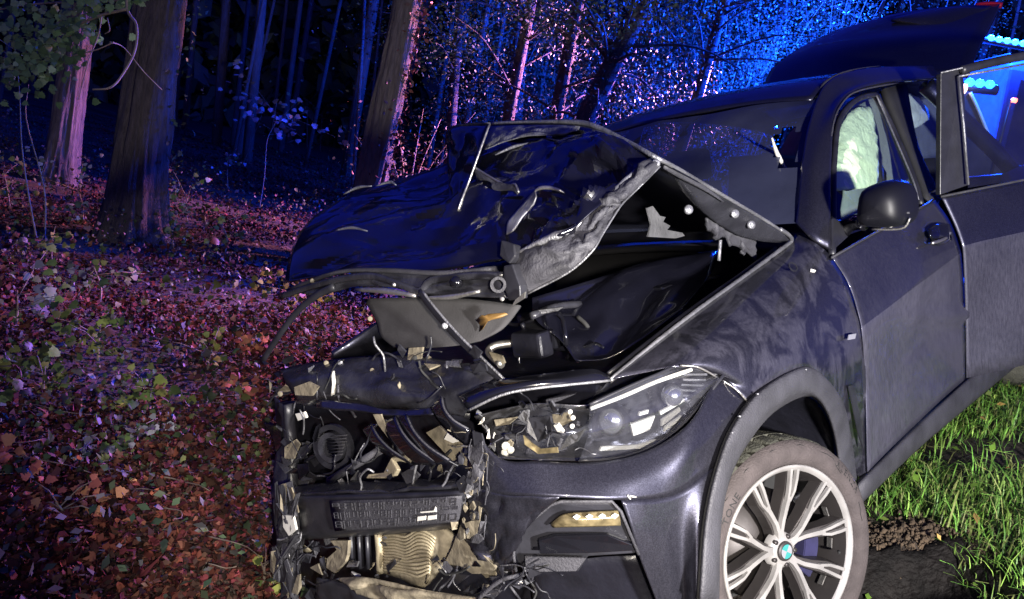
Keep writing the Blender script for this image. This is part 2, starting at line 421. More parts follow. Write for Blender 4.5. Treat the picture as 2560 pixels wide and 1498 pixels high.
tube('edge_seal', [(1524, 953, 'y', .73), (1640, 856, 'y', .745), (1750, 771, 'y', .76), (1860, 692, 'y', .77), (1950, 625, 'y', .775), (1978, 603, 'y', .78), (1972, 588, 'y', .79), (1950, 573, 'y', .79)], 0.0075, 'scraped_metal', fender, 8, 5)
tube('inner_rail', [(1520, 935, 'y', .70), (1640, 840, 'y', .715), (1750, 757, 'y', .73), (1860, 680, 'y', .74), (1940, 620, 'y', .745)], 0.006, 'black_plastic', fender, 8, 4)
# wheel arch trim
ao = [(1746, 1498), (1761, 1307), (1791, 1170), (1832, 1063), (1903, 972), (2005, 916), (2056, 936), (2107, 1002), (2132, 1104), (2143, 1200)]
ai = [(1795, 1498), (1800, 1307), (1824, 1185), (1868, 1100), (1930, 1025), (2005, 984), (2046, 999), (2076, 1055), (2092, 1130), (2098, 1205)]
ay = (0, 0, 0, 0, 0, 0, -.004, -.016, -.045, -.065)
arch = patch('wheel_arch_trim', [
    [(*p, 'y', .975 + a) for p, a in zip(ao, ay)],
    [(p[0] * .85 + q[0] * .15, p[1] * .85 + q[1] * .15, 'y', 1.0 + a) for p, q, a in zip(ao, ai, ay)],
    [(p[0] * .25 + q[0] * .75, p[1] * .25 + q[1] * .75, 'y', 1.003 + a) for p, q, a in zip(ao, ai, ay)],
    [(*q, 'y', .985 + a) for q, a in zip(ai, ay)],
    [(q[0] + 2, q[1] + 8, 'y', .93 + a) for q, a in zip(ai, ay)],
], 'trim_dusty', car, 5, 0.003)
for px, py in ((1893, 985), (1848, 1041), (1829, 1082), (2013, 924)):
    c0 = S(px, py, 'y', .998); Vt, Ft = tube_vf([c0 - [0, .004, 0], c0 + [0, .005, 0]], 0.0028, 8); obj('trim_clip', Vt, Ft, 'scraped_metal', arch)
tube('arch_gap', [(p[0] + 2, p[1] + 2, 'y', .983 + a) for p, a in zip(ao[:6], ay[:6])], [.008, .009, .009, .008, .006, .003], 'rubber_dark', arch, 6, 5)
# wheel housing behind the arch
hous = []
for yv, sc in ((.92, 1.0), (.75, .99), (.45, .95)):
    row = []
    for q in ai:
        p = S(q[0] + 2, q[1] + 8, 'y', .93); ctr = np.array([-.05, 0, .35])
        row.append(ctr + (np.array([p[0], 0, p[2]]) - ctr) * sc + np.array([0, yv, 0]))
    hous.append(row)
patch('wheel_housing', hous, 'dark_cavity', car, 3, 0.003)
# little badge on the fender
badge = poly('fender_badge', [(2121, 850, 'y', .985), (2124, 837, 'y', .985), (2141, 834, 'y', .985), (2138, 847, 'y', .985)], 'badge_light', fender, 0.004)

# --- lower rear of the fender: breather slot
poly('breather_slot', [(2122, 965, 'y', .984), (2136, 962, 'y', .984), (2158, 1090, 'y', .978), (2160, 1125, 'y', .975), (2148, 1090, 'y', .978)], 'black_plastic', fender, 0.004)

# --- bumper cover, left half, torn off towards the middle
bump = patch('bumper_cover', [
    [(1180, 1072, 'x', .86), (1255, 1148, 'x', .845), (1350, 1153, 'x', .80), (1456, 1157, 'x', .72), (1560, 1146, 'x', .63), (1650, 1112, 'x', .535), (1730, 1050, 'x', .44), (1798, 948, 'x', .27), (1868, 1004, 'y', .972)],
    [(1173, 1150, 'x', .875), (1245, 1190, 'x', .865), (1350, 1200, 'x', .825), (1456, 1205, 'x', .755), (1560, 1200, 'x', .67), (1650, 1175, 'x', .575), (1720, 1130, 'x', .495), (1780, 1070, 'y', .955), (1838, 1055, 'y', .972)],
    [(1172, 1210, 'x', .885), (1240, 1235, 'x', .88), (1350, 1240, 'x', .845), (1456, 1245, 'x', .78), (1552, 1250, 'x', .70), (1645, 1245, 'x', .60), (1700, 1230, 'x', .535), (1755, 1190, 'y', .96), (1797, 1160, 'y', .972)],
], 'paint', car, 5, 0.004, (0.004, 3.0, 3))
bs = patch('bumper_corner', [
    [(1552, 1250, 'x', .70), (1600, 1248, 'x', .652), (1645, 1245, 'x', .60), (1700, 1230, 'x', .535), (1755, 1190, 'y', .96), (1797, 1160, 'y', .972)],
    [(1577, 1318, 'x', .69), (1615, 1320, 'x', .648), (1655, 1318, 'x', .60), (1705, 1305, 'x', .54), (1745, 1290, 'y', .965), (1765, 1290, 'y', .972)],
    [(1598, 1390, 'x', .67), (1630, 1392, 'x', .635), (1668, 1392, 'x', .592), (1708, 1385, 'x', .545), (1740, 1380, 'y', .965), (1756, 1385, 'y', .972)],
    [(1640, 1500, 'x', .625), (1660, 1500, 'x', .60), (1690, 1500, 'x', .57), (1715, 1498, 'x', .545), (1737, 1498, 'y', .965), (1748, 1500, 'y', .972)],
    [(1690, 1640, 'x', .56), (1700, 1640, 'x', .55), (1712, 1640, 'x', .54), (1725, 1640, 'x', .53), (1738, 1640, 'y', .955), (1745, 1640, 'y', .96)],
], 'paint', car, 5, 0.004)
# inner left face of the cover: torn skirt hanging beside the radiator
skirt = patch('bumper_skirt', [
    [(1172, 1210, 'x', .885), (1215, 1225, 'x', .885), (1265, 1238, 'x', .875), (1330, 1240, 'x', .852), (1400, 1243, 'x', .818)],
    [(1150, 1275, 'x', .88), (1200, 1290, 'x', .885), (1255, 1300, 'x', .872), (1305, 1300, 'x', .85), (1345, 1290, 'x', .83)],
    [(1160, 1345, 'x', .87), (1205, 1360, 'x', .875), (1245, 1372, 'x', .865), (1275, 1372, 'x', .85), (1290, 1360, 'x', .838)],
    [(1205, 1385, 'x', .86), (1228, 1408, 'x', .86), (1250, 1424, 'x', .852), (1272, 1428, 'x', .843), (1290, 1424, 'x', .835)],
], 'paint', bump, 7, 0.004, fac=((.010, 5, 5, 2, .4), (.004, 11, 11, 3, .5)))
# fog lamp insert
fog = poly('fog_light_trim', [(1283, 1358, 'x', .82), (1292, 1335, 'x', .82), (1375, 1266, 'x', .80), (1400, 1258, 'x', .79), (1528, 1258, 'x', .715), (1548, 1280, 'x', .70), (1590, 1384, 'x', .665), (1470, 1392, 'x', .735), (1446, 1430, 'x', .745), (1310, 1432, 'x', .80), (1292, 1400, 'x', .815)], 'black_plastic', bump, 0.02, 0.004)
patch('fog_recess', [[(1390, 1275, 'x', .775), (1460, 1270, 'x', .735), (1532, 1272, 'x', .69)], [(1350, 1320, 'x', .77), (1450, 1325, 'x', .72), (1560, 1325, 'x', .655)], [(1330, 1375, 'x', .80), (1450, 1380, 'x', .745), (1580, 1375, 'x', .672)]], 'dark_cavity', bump, 4, 0.003)
tube('trim_edge', [(1290, 1428, 'x', .835), (1285, 1395, 'x', .838), (1284, 1357, 'x', .838), (1294, 1333, 'x', .838), (1340, 1293, 'x', .825), (1378, 1262, 'x', .812), (1402, 1254, 'x', .80), (1530, 1254, 'x', .727), (1552, 1278, 'x', .708), (1597, 1386, 'x', .672)], 0.0045, 'trim_dusty', bump, 6)
fl = patch('fog_light', [[(1378, 1310, 'x', .795), (1410, 1287, 'x', .79), (1470, 1281, 'x', .755), (1545, 1277, 'x', .71)], [(1380, 1314, 'x', .80), (1415, 1302, 'x', .80), (1475, 1300, 'x', .765), (1550, 1296, 'x', .715)], [(1383, 1317, 'x', .795), (1420, 1316, 'x', .79), (1480, 1315, 'x', .755), (1552, 1312, 'x', .71)]], 'amber_lamp', bump, 4, 0.006)
for k in range(4):
    px = 1432 + 32 * k; xv = .802 - .023 * k
    poly('reflector_cell', [(px, 1293 - k, 'x', xv), (px + 9, 1287 - k, 'x', xv - .006), (px + 19, 1292 - k, 'x', xv - .012), (px + 10, 1300 - k, 'x', xv - .006)], 'white_plastic', bump, 0.004)
poly('fog_blade', [(1345, 1352, 'x', .815), (1385, 1342, 'x', .80), (1520, 1338, 'x', .725), (1582, 1362, 'x', .68), (1588, 1378, 'x', .675), (1470, 1384, 'x', .745), (1350, 1386, 'x', .812)], 'gloss_black', bump, 0.012, 0.003)
poly('air_flap', [(1312, 1392, 'x', .826), (1466, 1396, 'x', .752), (1440, 1428, 'x', .765), (1316, 1430, 'x', .823)], 'trim_dusty', bump, 0.006)
# dark void under the fog lamp
patch('lower_intake', [[(1320, 1432, 'x', .74), (1470, 1396, 'x', .66), (1600, 1388, 'x', .60)], [(1330, 1480, 'x', .72), (1480, 1460, 'x', .64), (1630, 1460, 'x', .57)], [(1340, 1560, 'x', .70), (1490, 1560, 'x', .62), (1660, 1560, 'x', .55)]], 'dark_cavity', bump, 3, 0.004)
# scratches on the corner
for a in ([(1569, 1238), (1590, 1270), (1607, 1300), (1622, 1336)], [(1575, 1240), (1600, 1246), (1612, 1260), (1608, 1270)], [(1688, 1378), (1692, 1372), (1699, 1374), (1700, 1381), (1694, 1386)]):
    tube('scratch', [tuple(S(p[0], p[1], 'x', .70 - (p[0] - 1552) * .00115 + .0035)) for p in a], 0.0022, 'white_plastic', bs, 5, 3)
# torn fibrous edge
for k in range(16):
    px, py = 1150 + random.random() * 55, 1090 + random.random() * 260
    a = random.random() * 6.28; r = 12 + random.random() * 22
    pts = [(px + r * math.cos(a + t) * (0.5 + random.random()) * .6, py + r * math.sin(a + t) * (0.5 + random.random()), 'x', .895 + random.uniform(-.01, .012)) for t in (0, 1.4, 2.6, 3.9, 5.1)]
    poly('torn_shred', pts, random.choice(['torn_beige', 'trim_dusty', 'trim_dusty', 'black_plastic', 'black_plastic']), bump, 0.004)

for k in range(12):
    px, py = random.gauss(1166, 10), random.uniform(1225, 1345); r = random.uniform(8, 20); a = random.random() * 6.28
    poly('torn_shred', [(px + r * math.cos(a + t) * .5, py + r * math.sin(a + t) * random.uniform(.6, 1.2), 'x', .90 + random.uniform(-.012, .012)) for t in (0, 1.3, 2.5, 3.8, 5.0)], random.choice(['torn_beige', 'torn_beige', 'scraped_metal']), bump, .005)
for k in range(9):
    px = random.uniform(1180, 1215); py = random.uniform(1110, 1300); poly('fibre_strip', [(px, py, 'x', .892), (px + random.uniform(3, 8), py + 4, 'x', .893), (px + random.uniform(-4, 10), py + random.uniform(30, 70), 'x', .895)], random.choice(['torn_beige', 'trim_dusty', 'trim_dusty']), bump, .002)
# --- headlight
hl = empty('headlight', parent=car)
cols = (.645, .545, .445, .355, .25)
top = [(1474, 1012), (1560, 972), (1640, 938), (1700, 917), (1796, 938)]
mid = [(1470, 1085), (1560, 1058), (1645, 1020), (1722, 985), (1797, 945)]
bot = [(1448, 1152), (1545, 1146), (1636, 1116), (1712, 1056), (1798, 951)]
patch('lens', [[(*p, 'x', x) for p, x in zip(top, cols)], [(*p, 'x', x + .035) for p, x in zip(mid, (.675, .575, .465, .36, .255))], [(*p, 'x', x + .02) for p, x in zip(bot, (.67, .58, .48, .385, .255))]], 'lens_glass', hl, 6, 0.003)
full_top = [(1186, 1040), (1330, 1010)] + top; full_bot = [(1250, 1146), (1350, 1150)] + bot
patch('housing', [[(*p, 'x', x) for p, x in zip(full_top, (.72, .66, .57, .46, .36, .27, .20))], [((p[0] + q[0]) / 2, (p[1] + q[1]) / 2, 'x', x) for p, q, x in zip(full_top, full_bot, (.66, .60, .49, .40, .31, .24, .19))], [(*p, 'x', x) for p, x in zip(full_bot, (.78, .72, .63, .53, .43, .33, .21))]], 'lamp_chrome', hl, 5, 0.004, fac=((.012, 4, 12, 2, .4),))
tube('lamp_rim', [(*p, 'x', x + .006) for p, x in zip(top + bot[::-1], cols + (.28, .405, .5, .60, .69))], 0.005, 'black_plastic', hl, 6, 4)
def ring(name, ctr, ax, r0, r1, th, mat, parent, n=28):
    ax = np.asarray(ax, float); ax /= np.linalg.norm(ax)
    u = np.cross(ax, [0, 0, 1.0]); u /= np.linalg.norm(u); v = np.cross(ax, u)
    V = []; F = []
    for k in range(n):
        a = 2 * math.pi * k / n; d = math.cos(a) * u + math.sin(a) * v
        V += [ctr + d * r1, ctr + d * r1 + ax * th, ctr + d * r0 + ax * th, ctr + d * r0]
    for k in range(n):
        for j in range(4): F.append((4 * k + j, 4 * k + (j + 1) % 4, 4 * ((k + 1) % n) + (j + 1) % 4, 4 * ((k + 1) % n) + j))
    return obj(name, V, F, mat, parent, False)
def disc(name, ctr, ax, r, th, mat, parent, n=24, dome=0.0):
    ax = np.asarray(ax, float); ax /= np.linalg.norm(ax)
    ctr = np.asarray(ctr, float)
    prof = [(0, -th), (r, -th), (r, 0), (r * .8, dome * .45), (r * .45, dome * .85), (0, dome)]
    u = np.cross(ax, [0, 0, 1.0]); u /= np.linalg.norm(u); v = np.cross(ax, u)
    V = []; F = []
    for k in range(n):
        a = 2 * math.pi * k / n; d = math.cos(a) * u + math.sin(a) * v
        V += [ctr + d * q + ax * h for q, h in prof]
    m_ = len(prof)
    for k in range(n):
        for j in range(m_ - 1): F.append((m_ * k + j, m_ * ((k + 1) % n) + j, m_ * ((k + 1) % n) + j + 1, m_ * k + j + 1))
    return obj(name, V, F, mat, parent)
look = np.array([.82, .55, .1])
disc('projector', S(1530, 1052, 'x', .585), look, 0.038, 0.05, 'reflector', hl, 24, 0.02)
ring('projector_rim', S(1530, 1052, 'x', .58), look, .038, .05, .03, 'gloss_black', hl)
disc('projector', S(1680, 990, 'x', .385), look, 0.030, 0.04, 'reflector', hl, 24, 0.016)
for q in ([(1578, 1062), (1638, 1040), (1624, 1076), (1584, 1090)], [(1600, 1032), (1622, 1025), (1620, 1034), (1598, 1040)], [(1655, 1050), (1700, 1020), (1702, 1028), (1655, 1066)], [(1650, 1030), (1712, 998), (1712, 1003), (1652, 1038)], [(1664, 1068), (1704, 1040), (1690, 1058), (1660, 1080)], [(1500, 1128), (1600, 1122), (1640, 1100), (1600, 1112), (1505, 1118)]):
    poly('light_guide', [(*p, 'x', .60 - (p[0] - 1500) * .00118) for p in q], 'white_plastic', hl, 0.008)
for k in range(5):
    poly('lens_fin', [(1712 - 4 * k, 934 + 13 * k, 'x', .345 + .004 * k), (1768 - 3 * k, 934 + 14 * k, 'x', .29 + .004 * k), (1768 - 3 * k, 939 + 14 * k, 'x', .29 + .004 * k), (1712 - 4 * k, 939 + 13 * k, 'x', .345 + .004 * k)], 'reflector', hl, 0.004)
tube('lens_strip', [(1476, 1022, 'x', .645), (1560, 990, 'x', .555), (1640, 955, 'x', .455), (1728, 924, 'x', .345)], 0.006, 'white_plastic', hl, 6, 3)
# smashed inner half of the lamp
inner = [('torn_beige', [(1235, 1050), (1295, 1042), (1270, 1062), (1240, 1066)], .73), ('amber_lamp', [(1308, 1088), (1326, 1105), (1352, 1122), (1392, 1118), (1394, 1132), (1345, 1135), (1312, 1112)], .735),
         ('reflector', [(1399, 1126), (1420, 1090), (1460, 1074), (1440, 1105)], .70), ('torn_beige', [(1380, 1036), (1418, 1030), (1428, 1052), (1400, 1068), (1384, 1056)], .68),
         ('white_plastic', [(1384, 1064), (1394, 1062), (1408, 1082), (1398, 1086)], .71), ('trim_dusty', [(1262, 1088), (1300, 1090), (1290, 1102), (1264, 1098)], .735),
         ('scraped_metal', [(1300, 1028), (1320, 1024), (1318, 1042), (1300, 1044)], .70), ('black_plastic', [(1320, 1045), (1375, 1040), (1380, 1085), (1345, 1105), (1318, 1080)], .70),
         ('trim_dusty', [(1365, 1000), (1440, 985), (1400, 1002), (1368, 1012)], .66), ('gloss_black', [(1270, 1060), (1310, 1065), (1318, 1090), (1280, 1085)], .72)]
for mt, q, xv in inner: poly('lamp_shard', [(*p, 'x', xv + random.uniform(-.012, .012)) for p in q], mt, hl, 0.008)
for p, r in (((1264, 1116), .012), ((1276, 1126), .010), ((1262, 1132), .011), ((1430, 1066), .006), ((1432, 1045), .006), ((1425, 1030), .006)): disc('connector', S(*p, 'x', .745), look, r, .01, 'white_plastic', hl, 12, r * .5)
for k in range(9):
    px = 1196 + k * 5 + random.uniform(-6, 6); py = 1030 + k * 11
    poly('lens_splinter', [(px + random.uniform(-10, 10), py + random.uniform(-14, 14), 'x', .80 + random.uniform(-.01, .01)) for _ in range(4)], random.choice(['reflector', 'white_plastic', 'lens_glass']), hl, 0.003)
# panel gap line between lamp, fender and bumper
tube('seam', [(1700, 914, 'y', .873), (1745, 918, 'y', .905), (1800, 948, 'y', .925), (1842, 975, 'y', .962), (1868, 1004, 'y', .975)], 0.003, 'bare_steel', fender, 6, 4)

# --- bonnet: buckled upwards across the middle
hood = patch('hood', [
    [(895, 477, 'x', .15), (1000, 450, 'x', .14), (1120, 408, 'x', .13), (1222, 312, 'x', .14), (1340, 308, 'x', .16), (1462, 310, 'x', .20), (1560, 352, 'x', .25), (1634, 396, 'x', .30)],
    [(835, 508, 'x', .26), (960, 490, 'x', .24), (1115, 455, 'x', .25), (1210, 370, 'x', .24), (1340, 350, 'x', .26), (1450, 352, 'x', .28), (1535, 392, 'x', .32), (1600, 425, 'x', .35)],
    [(783, 545, 'x', .38), (920, 530, 'x', .34), (1100, 505, 'x', .37), (1205, 440, 'x', .33), (1335, 425, 'x', .33), (1430, 420, 'x', .36), (1505, 440, 'x', .39), (1550, 462, 'x', .42)],
    [(745, 590, 'x', .47), (890, 575, 'x', .44), (1085, 560, 'x', .47), (1205, 510, 'x', .43), (1300, 480, 'x', .42), (1400, 490, 'x', .45), (1465, 500, 'x', .48), (1510, 505, 'x', .50)],
    [(724, 645, 'x', .55), (880, 625, 'x', .54), (1075, 620, 'x', .57), (1215, 585, 'x', .53), (1285, 570, 'x', .50), (1360, 560, 'x', .53), (1415, 560, 'x', .56), (1450, 556, 'x', .57)],
    [(712, 708, 'x', .62), (885, 676, 'x', .63), (1066, 680, 'x', .66), (1225, 655, 'x', .62), (1275, 640, 'x', .60), (1325, 615, 'x', .60), (1370, 598, 'x', .62), (1400, 585, 'x', .62)],
], 'hood_lacquer', car, 14, 0.004, fac=((.030, 4, 6, 3, .12), (.012, 8, 6, 11, .2), (.007, 12, 17, 5, .25)))
creased(hood, 9)
hood_rear = patch('hood_rear', [
    [(895, 477, 'x', .15), (1120, 408, 'x', .13), (1222, 312, 'x', .14), (1462, 310, 'x', .20), (1640, 398, 'x', .30)],
    [(-.15, -.76, 1.40), (-.15, -.25, 1.46), (-.15, .0, 1.50), (-.15, .4, 1.45), tuple(S(1800, 487, 'y', .80))],
    [(-.58, -.74, 1.14), (-.62, -.3, 1.17), (-.63, 0, 1.18), (-.62, .4, 1.17), tuple(S(1970, 596, 'y', .785))],
], 'paint_clean', car, 6, 0.004)
# folded flap standing up at the ridge
patch('hood_flap', [
    [(1118, 318, 'x', .22), (1165, 314, 'x', .26), (1222, 311, 'x', .30)],
    [(1119, 380, 'x', .27), (1150, 380, 'x', .31), (1200, 380, 'x', .35)],
    [(1122, 455, 'x', .34), (1140, 455, 'x', .37), (1172, 455, 'x', .39)],
    [(1123, 532, 'x', .42), (1132, 530, 'x', .43), (1146, 526, 'x', .44)],
], 'hood_lacquer', hood, 8, 0.004, fac=((.008, 6, 3, 3, .4), (.003, 14, 8, 5, .5)))
tube('torn_edge', [(1224, 311, 'x', .305), (1206, 360, 'x', .345), (1190, 405, 'x', .375), (1172, 455, 'x', .395), (1155, 498, 'x', .43), (1145, 528, 'x', .445)], 0.004, 'bare_steel', hood, 6, 4)
tube('torn_edge', [(1118, 320, 'x', .22), (1170, 311, 'x', .26), (1224, 309, 'x', .30)], 0.004, 'trim_dusty', hood, 6, 4)
tube('ridge_edge', [(1222, 309, 'x', .145), (1340, 305, 'x', .165), (1462, 308, 'x', .205), (1560, 350, 'x', .255), (1640, 394, 'x', .30), (1700, 425, 'y', .81), (1800, 484, 'y', .80), (1900, 543, 'y', .79), (1955, 578, 'y', .787)], [.006, .006, .008, .007, .007, .006, .006, .006, .005], 'scraped_metal', hood, 8, 5)
patch('ridge_scuff', [[(1228, 317, 'x', .175), (1340, 313, 'x', .19), (1450, 316, 'x', .225)], [(1218, 348, 'x', .245), (1315, 332, 'x', .235), (1440, 328, 'x', .25)], [(1210, 375, 'x', .28), (1290, 346, 'x', .26), (1400, 334, 'x', .255)]], 'scraped_metal', hood, 7, 0.003, fac=((.008, 4, 10, 2, .4),))
# left edge lip, twisted to show its grey inner side
up_ = [(1632, 394, .30), (1575, 439, .38), (1520, 492, .46), (1490, 505, .50), (1439, 568, .57), (1388, 592, .61), (1337, 612, .63), (1282, 640, .64)]
lo_ = [(1650, 416, .31), (1590, 476, .38), (1560, 505, .44), (1541, 531, .48), (1507, 585, .55), (1480, 629, .60), (1420, 682, .63), (1316, 736, .66)]
patch('hood_lip', [[(a, b, 'x', v) for a, b, v in up_], [((a + c) / 2, (b + d) / 2, 'x', (v + e) / 2 + .02) for (a, b, v), (c, d, e) in zip(up_, lo_)], [(a, b, 'x', v) for a, b, v in lo_]], 'trim_dusty', hood, 9, 0.004, fac=((.012, 3, 10, 4, .4), (.004, 9, 26, 2, .5)))
tube('lip_edge', [(a, b, 'x', v + .004) for a, b, v in up_], [.004, .006, .009, .008, .007, .014, .008, .004], 'scraped_metal', hood, 7, 4)
tube('lip_edge', [(a, b, 'x', v + .002) for a, b, v in lo_], .003, 'scraped_metal', hood, 6, 4)
disc('hinge_bolt', S(1640, 408, 'x', .325), look, .012, .01, 'scraped_metal', hood, 12, .004)
# curled shard and torn tongue in the middle of the bonnet
patch('curled_shard', [
    [(1338, 476, 'x', .475), (1320, 495, 'x', .485), (1290, 530, 'x', .52), (1270, 555, 'x', .545), (1266, 588, 'x', .565)],
    [(1341, 492, 'x', .50), (1332, 515, 'x', .51), (1305, 545, 'x', .54), (1290, 570, 'x', .56), (1280, 580, 'x', .57)],
], 'scraped_metal', hood, 5, 0.004)
tube('torn_edge', [(1337, 478, 'x', .478), (1352, 470, 'x', .475), (1375, 470, 'x', .47), (1398, 476, 'x', .468), (1412, 483, 'x', .46)], [.003, .006, .006, .005, .002], 'bare_steel', hood, 6, 4)
patch('torn_tongue', [[(1184, 418, 'x', .37), (1215, 437, 'x', .39), (1250, 456, 'x', .41), (1286, 465, 'x', .43), (1297, 482, 'x', .44)], [(1196, 450, 'x', .39), (1225, 455, 'x', .41), (1235, 476, 'x', .425), (1280, 478, 'x', .44), (1294, 486, 'x', .447)]], 'trim_dusty', hood, 5, 0.003, (0.008, 18, 2))
tube('torn_edge', [(1183, 416, 'x', .372), (1215, 436, 'x', .395), (1250, 456, 'x', .413), (1272, 464, 'x', .42), (1288, 461, 'x', .435), (1297, 482, 'x', .444)], .0035, 'bare_steel', hood, 6, 4)
# light creases caught on the left half
for pts in ([(870, 500), (905, 483), (940, 480)], [(950, 480), (985, 470), (1000, 478)], [(850, 590), (890, 583), (930, 592)], [(1245, 405), (1290, 385), (1335, 375)]):
    tube('crease', [tuple(S(px, py, 'x', .62 - (py - 312) * .00125 * 0 - max(0, (640 - py)) * .00148 + .0) + np.array([.03, .02, .022])) for px, py in pts], [.002, .006, .002], 'scraped_metal', hood, 6, 4)
# inner panel strip along the left edge of the raised rear half
strip = patch('hood_underside', [
    [(1652, 404, 'y', .80), (1761, 460, 'y', .80), (1854, 520, 'y', .795), (1948, 577, 'y', .79), (1974, 600, 'y', .785)],
    [(1690, 450, 'y', .765), (1755, 500, 'y', .765), (1845, 556, 'y', .76), (1915, 592, 'y', .765), (1960, 603, 'y', .775)],
    [(1700, 470, 'y', .73), (1762, 535, 'y', .73), (1835, 584, 'y', .73), (1895, 602, 'y', .74), (1950, 607, 'y', .76)],
], 'engine_plastic', hood_rear, 5, 0.004)
tube('strip_edge', [(1660, 412, 'y', .806), (1700, 436, 'y', .805), (1761, 470, 'y', .803), (1810, 505, 'y', .80)], [.012, .012, .009, .003], 'trim_dusty', hood_rear, 6, 4, 0.4)
for p in ((1722, 524, .745), (1838, 534, .785), (1879, 562, .785)): disc('bolt', S(p[0], p[1], 'y', p[2]), [.5, .8, .1], .015, .006, 'scraped_metal', hood_rear, 14, .005)
Gf = []
for k in range(11):
    t = k / 10
    a = np.array([1766 + 125 * t, 545 + 55 * t]); b = a + np.array([4 + 8 * math.sin(k * 2.3), 32 + 22 * t + 9 * math.sin(k * 3.7)])
    Gf.append([(a[0], a[1], 'y', .715), ((a[0] + b[0]) / 2 + random.uniform(-4, 4), (a[1] + b[1]) / 2, 'y', .71), (b[0], b[1], 'y', .70)])
patch('torn_foam', Gf, 'trim_dusty', hood_rear, 3, 0.01, (0.014, 40, 3))
tube('foam_strap', [(1801, 600, 'y', .69), (1799, 625, 'y', .68), (1797, 652, 'y', .68)], .006, 'scraped_metal', hood_rear, 6)
poly('light_plate', [(1618, 520, 'y', .50), (1632, 515, 'y', .50), (1650, 540, 'y', .50), (1664, 543, 'y', .50), (1658, 555, 'y', .50), (1676, 565, 'y', .50), (1668, 575, 'y', .50), (1706, 582, 'y', .50), (1712, 590, 'y', .50), (1690, 596, 'y', .50), (1620, 592, 'y', .50), (1628, 560, 'y', .50)], 'scraped_metal', car, 0.006)

# --- engine bay
box('engine_block', (.05, .05, .72), (.85, 1.25, .36), 'dark_cavity', car, bevel=.03)
patch('inner_wing', [[tuple(S(1520, 945, 'y', .69)), tuple(S(1640, 850, 'y', .70)), tuple(S(1760, 768, 'y', .71)), tuple(S(1860, 697, 'y', .71)), tuple(S(1940, 640, 'y', .71))],
                     [(.50, .58, .80), (.30, .56, .84), (.05, .55, .88), (-.2, .55, .92), (-.5, .55, .95)], [(.52, .45, .6), (.3, .42, .62), (.05, .42, .62), (-.2, .42, .65), (-.5, .42, .7)]], 'engine_plastic', car, 5, .004, (.015, 7, 2))
ec = patch('engine_cover', [[(1290, 790, 'x', .20), (1400, 770, 'x', .15), (1520, 770, 'x', .05), (1590, 800, 'x', .0)], [(1300, 820, 'x', .32), (1400, 815, 'x', .28), (1510, 815, 'x', .20), (1575, 840, 'x', .14)], [(1310, 850, 'x', .40), (1400, 850, 'x', .36), (1490, 850, 'x', .28), (1560, 870, 'x', .22)]], 'engine_plastic', car, 5, .01)
tube('coolant_pipe', [(1253, 912, 'x', .52), (1240, 900, 'x', .50), (1222, 880, 'x', .48), (1235, 866, 'x', .46), (1275, 859, 'x', .42), (1380, 853, 'x', .34), (1512, 847, 'x', .24)], .013, 'bare_steel', car, 8, 4)
poly('pipe_bracket', [(1222, 880, 'x', .52), (1255, 890, 'x', .52), (1262, 908, 'x', .52), (1243, 918, 'x', .52)], 'torn_beige', car, .006)
for a, b, r in (((1330, 790), (1450, 760), .012), ((1560, 700), (1760, 660), .010), ((1590, 745), (1800, 690), .008), ((1480, 770), (1580, 760), .014)):
    tube('hose', [(*a, 'y', .42), ((a[0] + b[0]) / 2, (a[1] + b[1]) / 2 - 8, 'y', .40), (*b, 'y', .42)], r, 'engine_plastic', car, 8, 4)
poly('chrome_tag', [(1318, 787, 'x', .42), (1345, 776, 'x', .42), (1408, 768, 'x', .40), (1395, 778, 'x', .40), (1350, 787, 'x', .42)], 'scraped_metal', car, .006)
(patch('bent_panel', [[(1330, 745, 'y', .34), (1480, 700, 'y', .40), (1640, 650, 'y', .45), (1800, 625, 'y', .50)], [(1340, 800, 'y', .38), (1490, 760, 'y', .46), (1640, 715, 'y', .52), (1780, 680, 'y', .56)], [(1400, 850, 'y', .46), (1510, 835, 'y', .54), (1620, 790, 'y', .60), (1740, 730, 'y', .62)], [(1440, 905, 'y', .52), (1520, 895, 'y', .60), (1600, 850, 'y', .66), (1700, 775, 'y', .67)]], 'hood_lacquer', car, 8, .004, fac=((.020, 3, 4, 9, .15), (.006, 6, 8, 4, .2))))
# grey felt panel hanging out, with the bonnet's torn front frame above it
felt = patch('insulation_panel', [
    [(912, 748, 'x', .56), (1000, 745, 'x', .57), (1100, 745, 'x', .57), (1200, 752, 'x', .56), (1302, 765, 'x', .54)],
    [(940, 800, 'x', .59), (1010, 805, 'x', .61), (1100, 808, 'x', .62), (1190, 808, 'x', .61), (1270, 808, 'x', .58)],
    [(952, 838, 'x', .61), (1010, 848, 'x', .63), (1100, 848, 'x', .64), (1180, 842, 'x', .63), (1240, 832, 'x', .61)],
    [(985, 868, 'x', .62), (1030, 872, 'x', .64), (1100, 868, 'x', .65), (1160, 862, 'x', .64), (1200, 852, 'x', .63)],
], 'felt', car, 5, .008)
fr = empty('hood_front_frame', parent=car)
tube('frame_bar', [(655, 905, 'x', .72), (690, 850, 'x', .72), (740, 782, 'x', .70), (790, 740, 'x', .69), (835, 716, 'x', .68)], .013, 'black_plastic', fr, 8, 4, .6)
tube('frame_bar', [(700, 742, 'x', .66), (760, 722, 'x', .67), (840, 700, 'x', .68), (930, 690, 'x', .68), (1000, 712, 'x', .69), (1050, 728, 'x', .69), (1080, 700, 'x', .68), (1180, 690, 'x', .68), (1260, 690, 'x', .67)], .012, 'engine_plastic', fr, 8, 4, .7)
tube('frame_bar', [(890, 724, 'x', .69), (960, 727, 'x', .70), (1040, 740, 'x', .70)], [.006, .010, .006], 'bare_steel', fr, 8, 4)
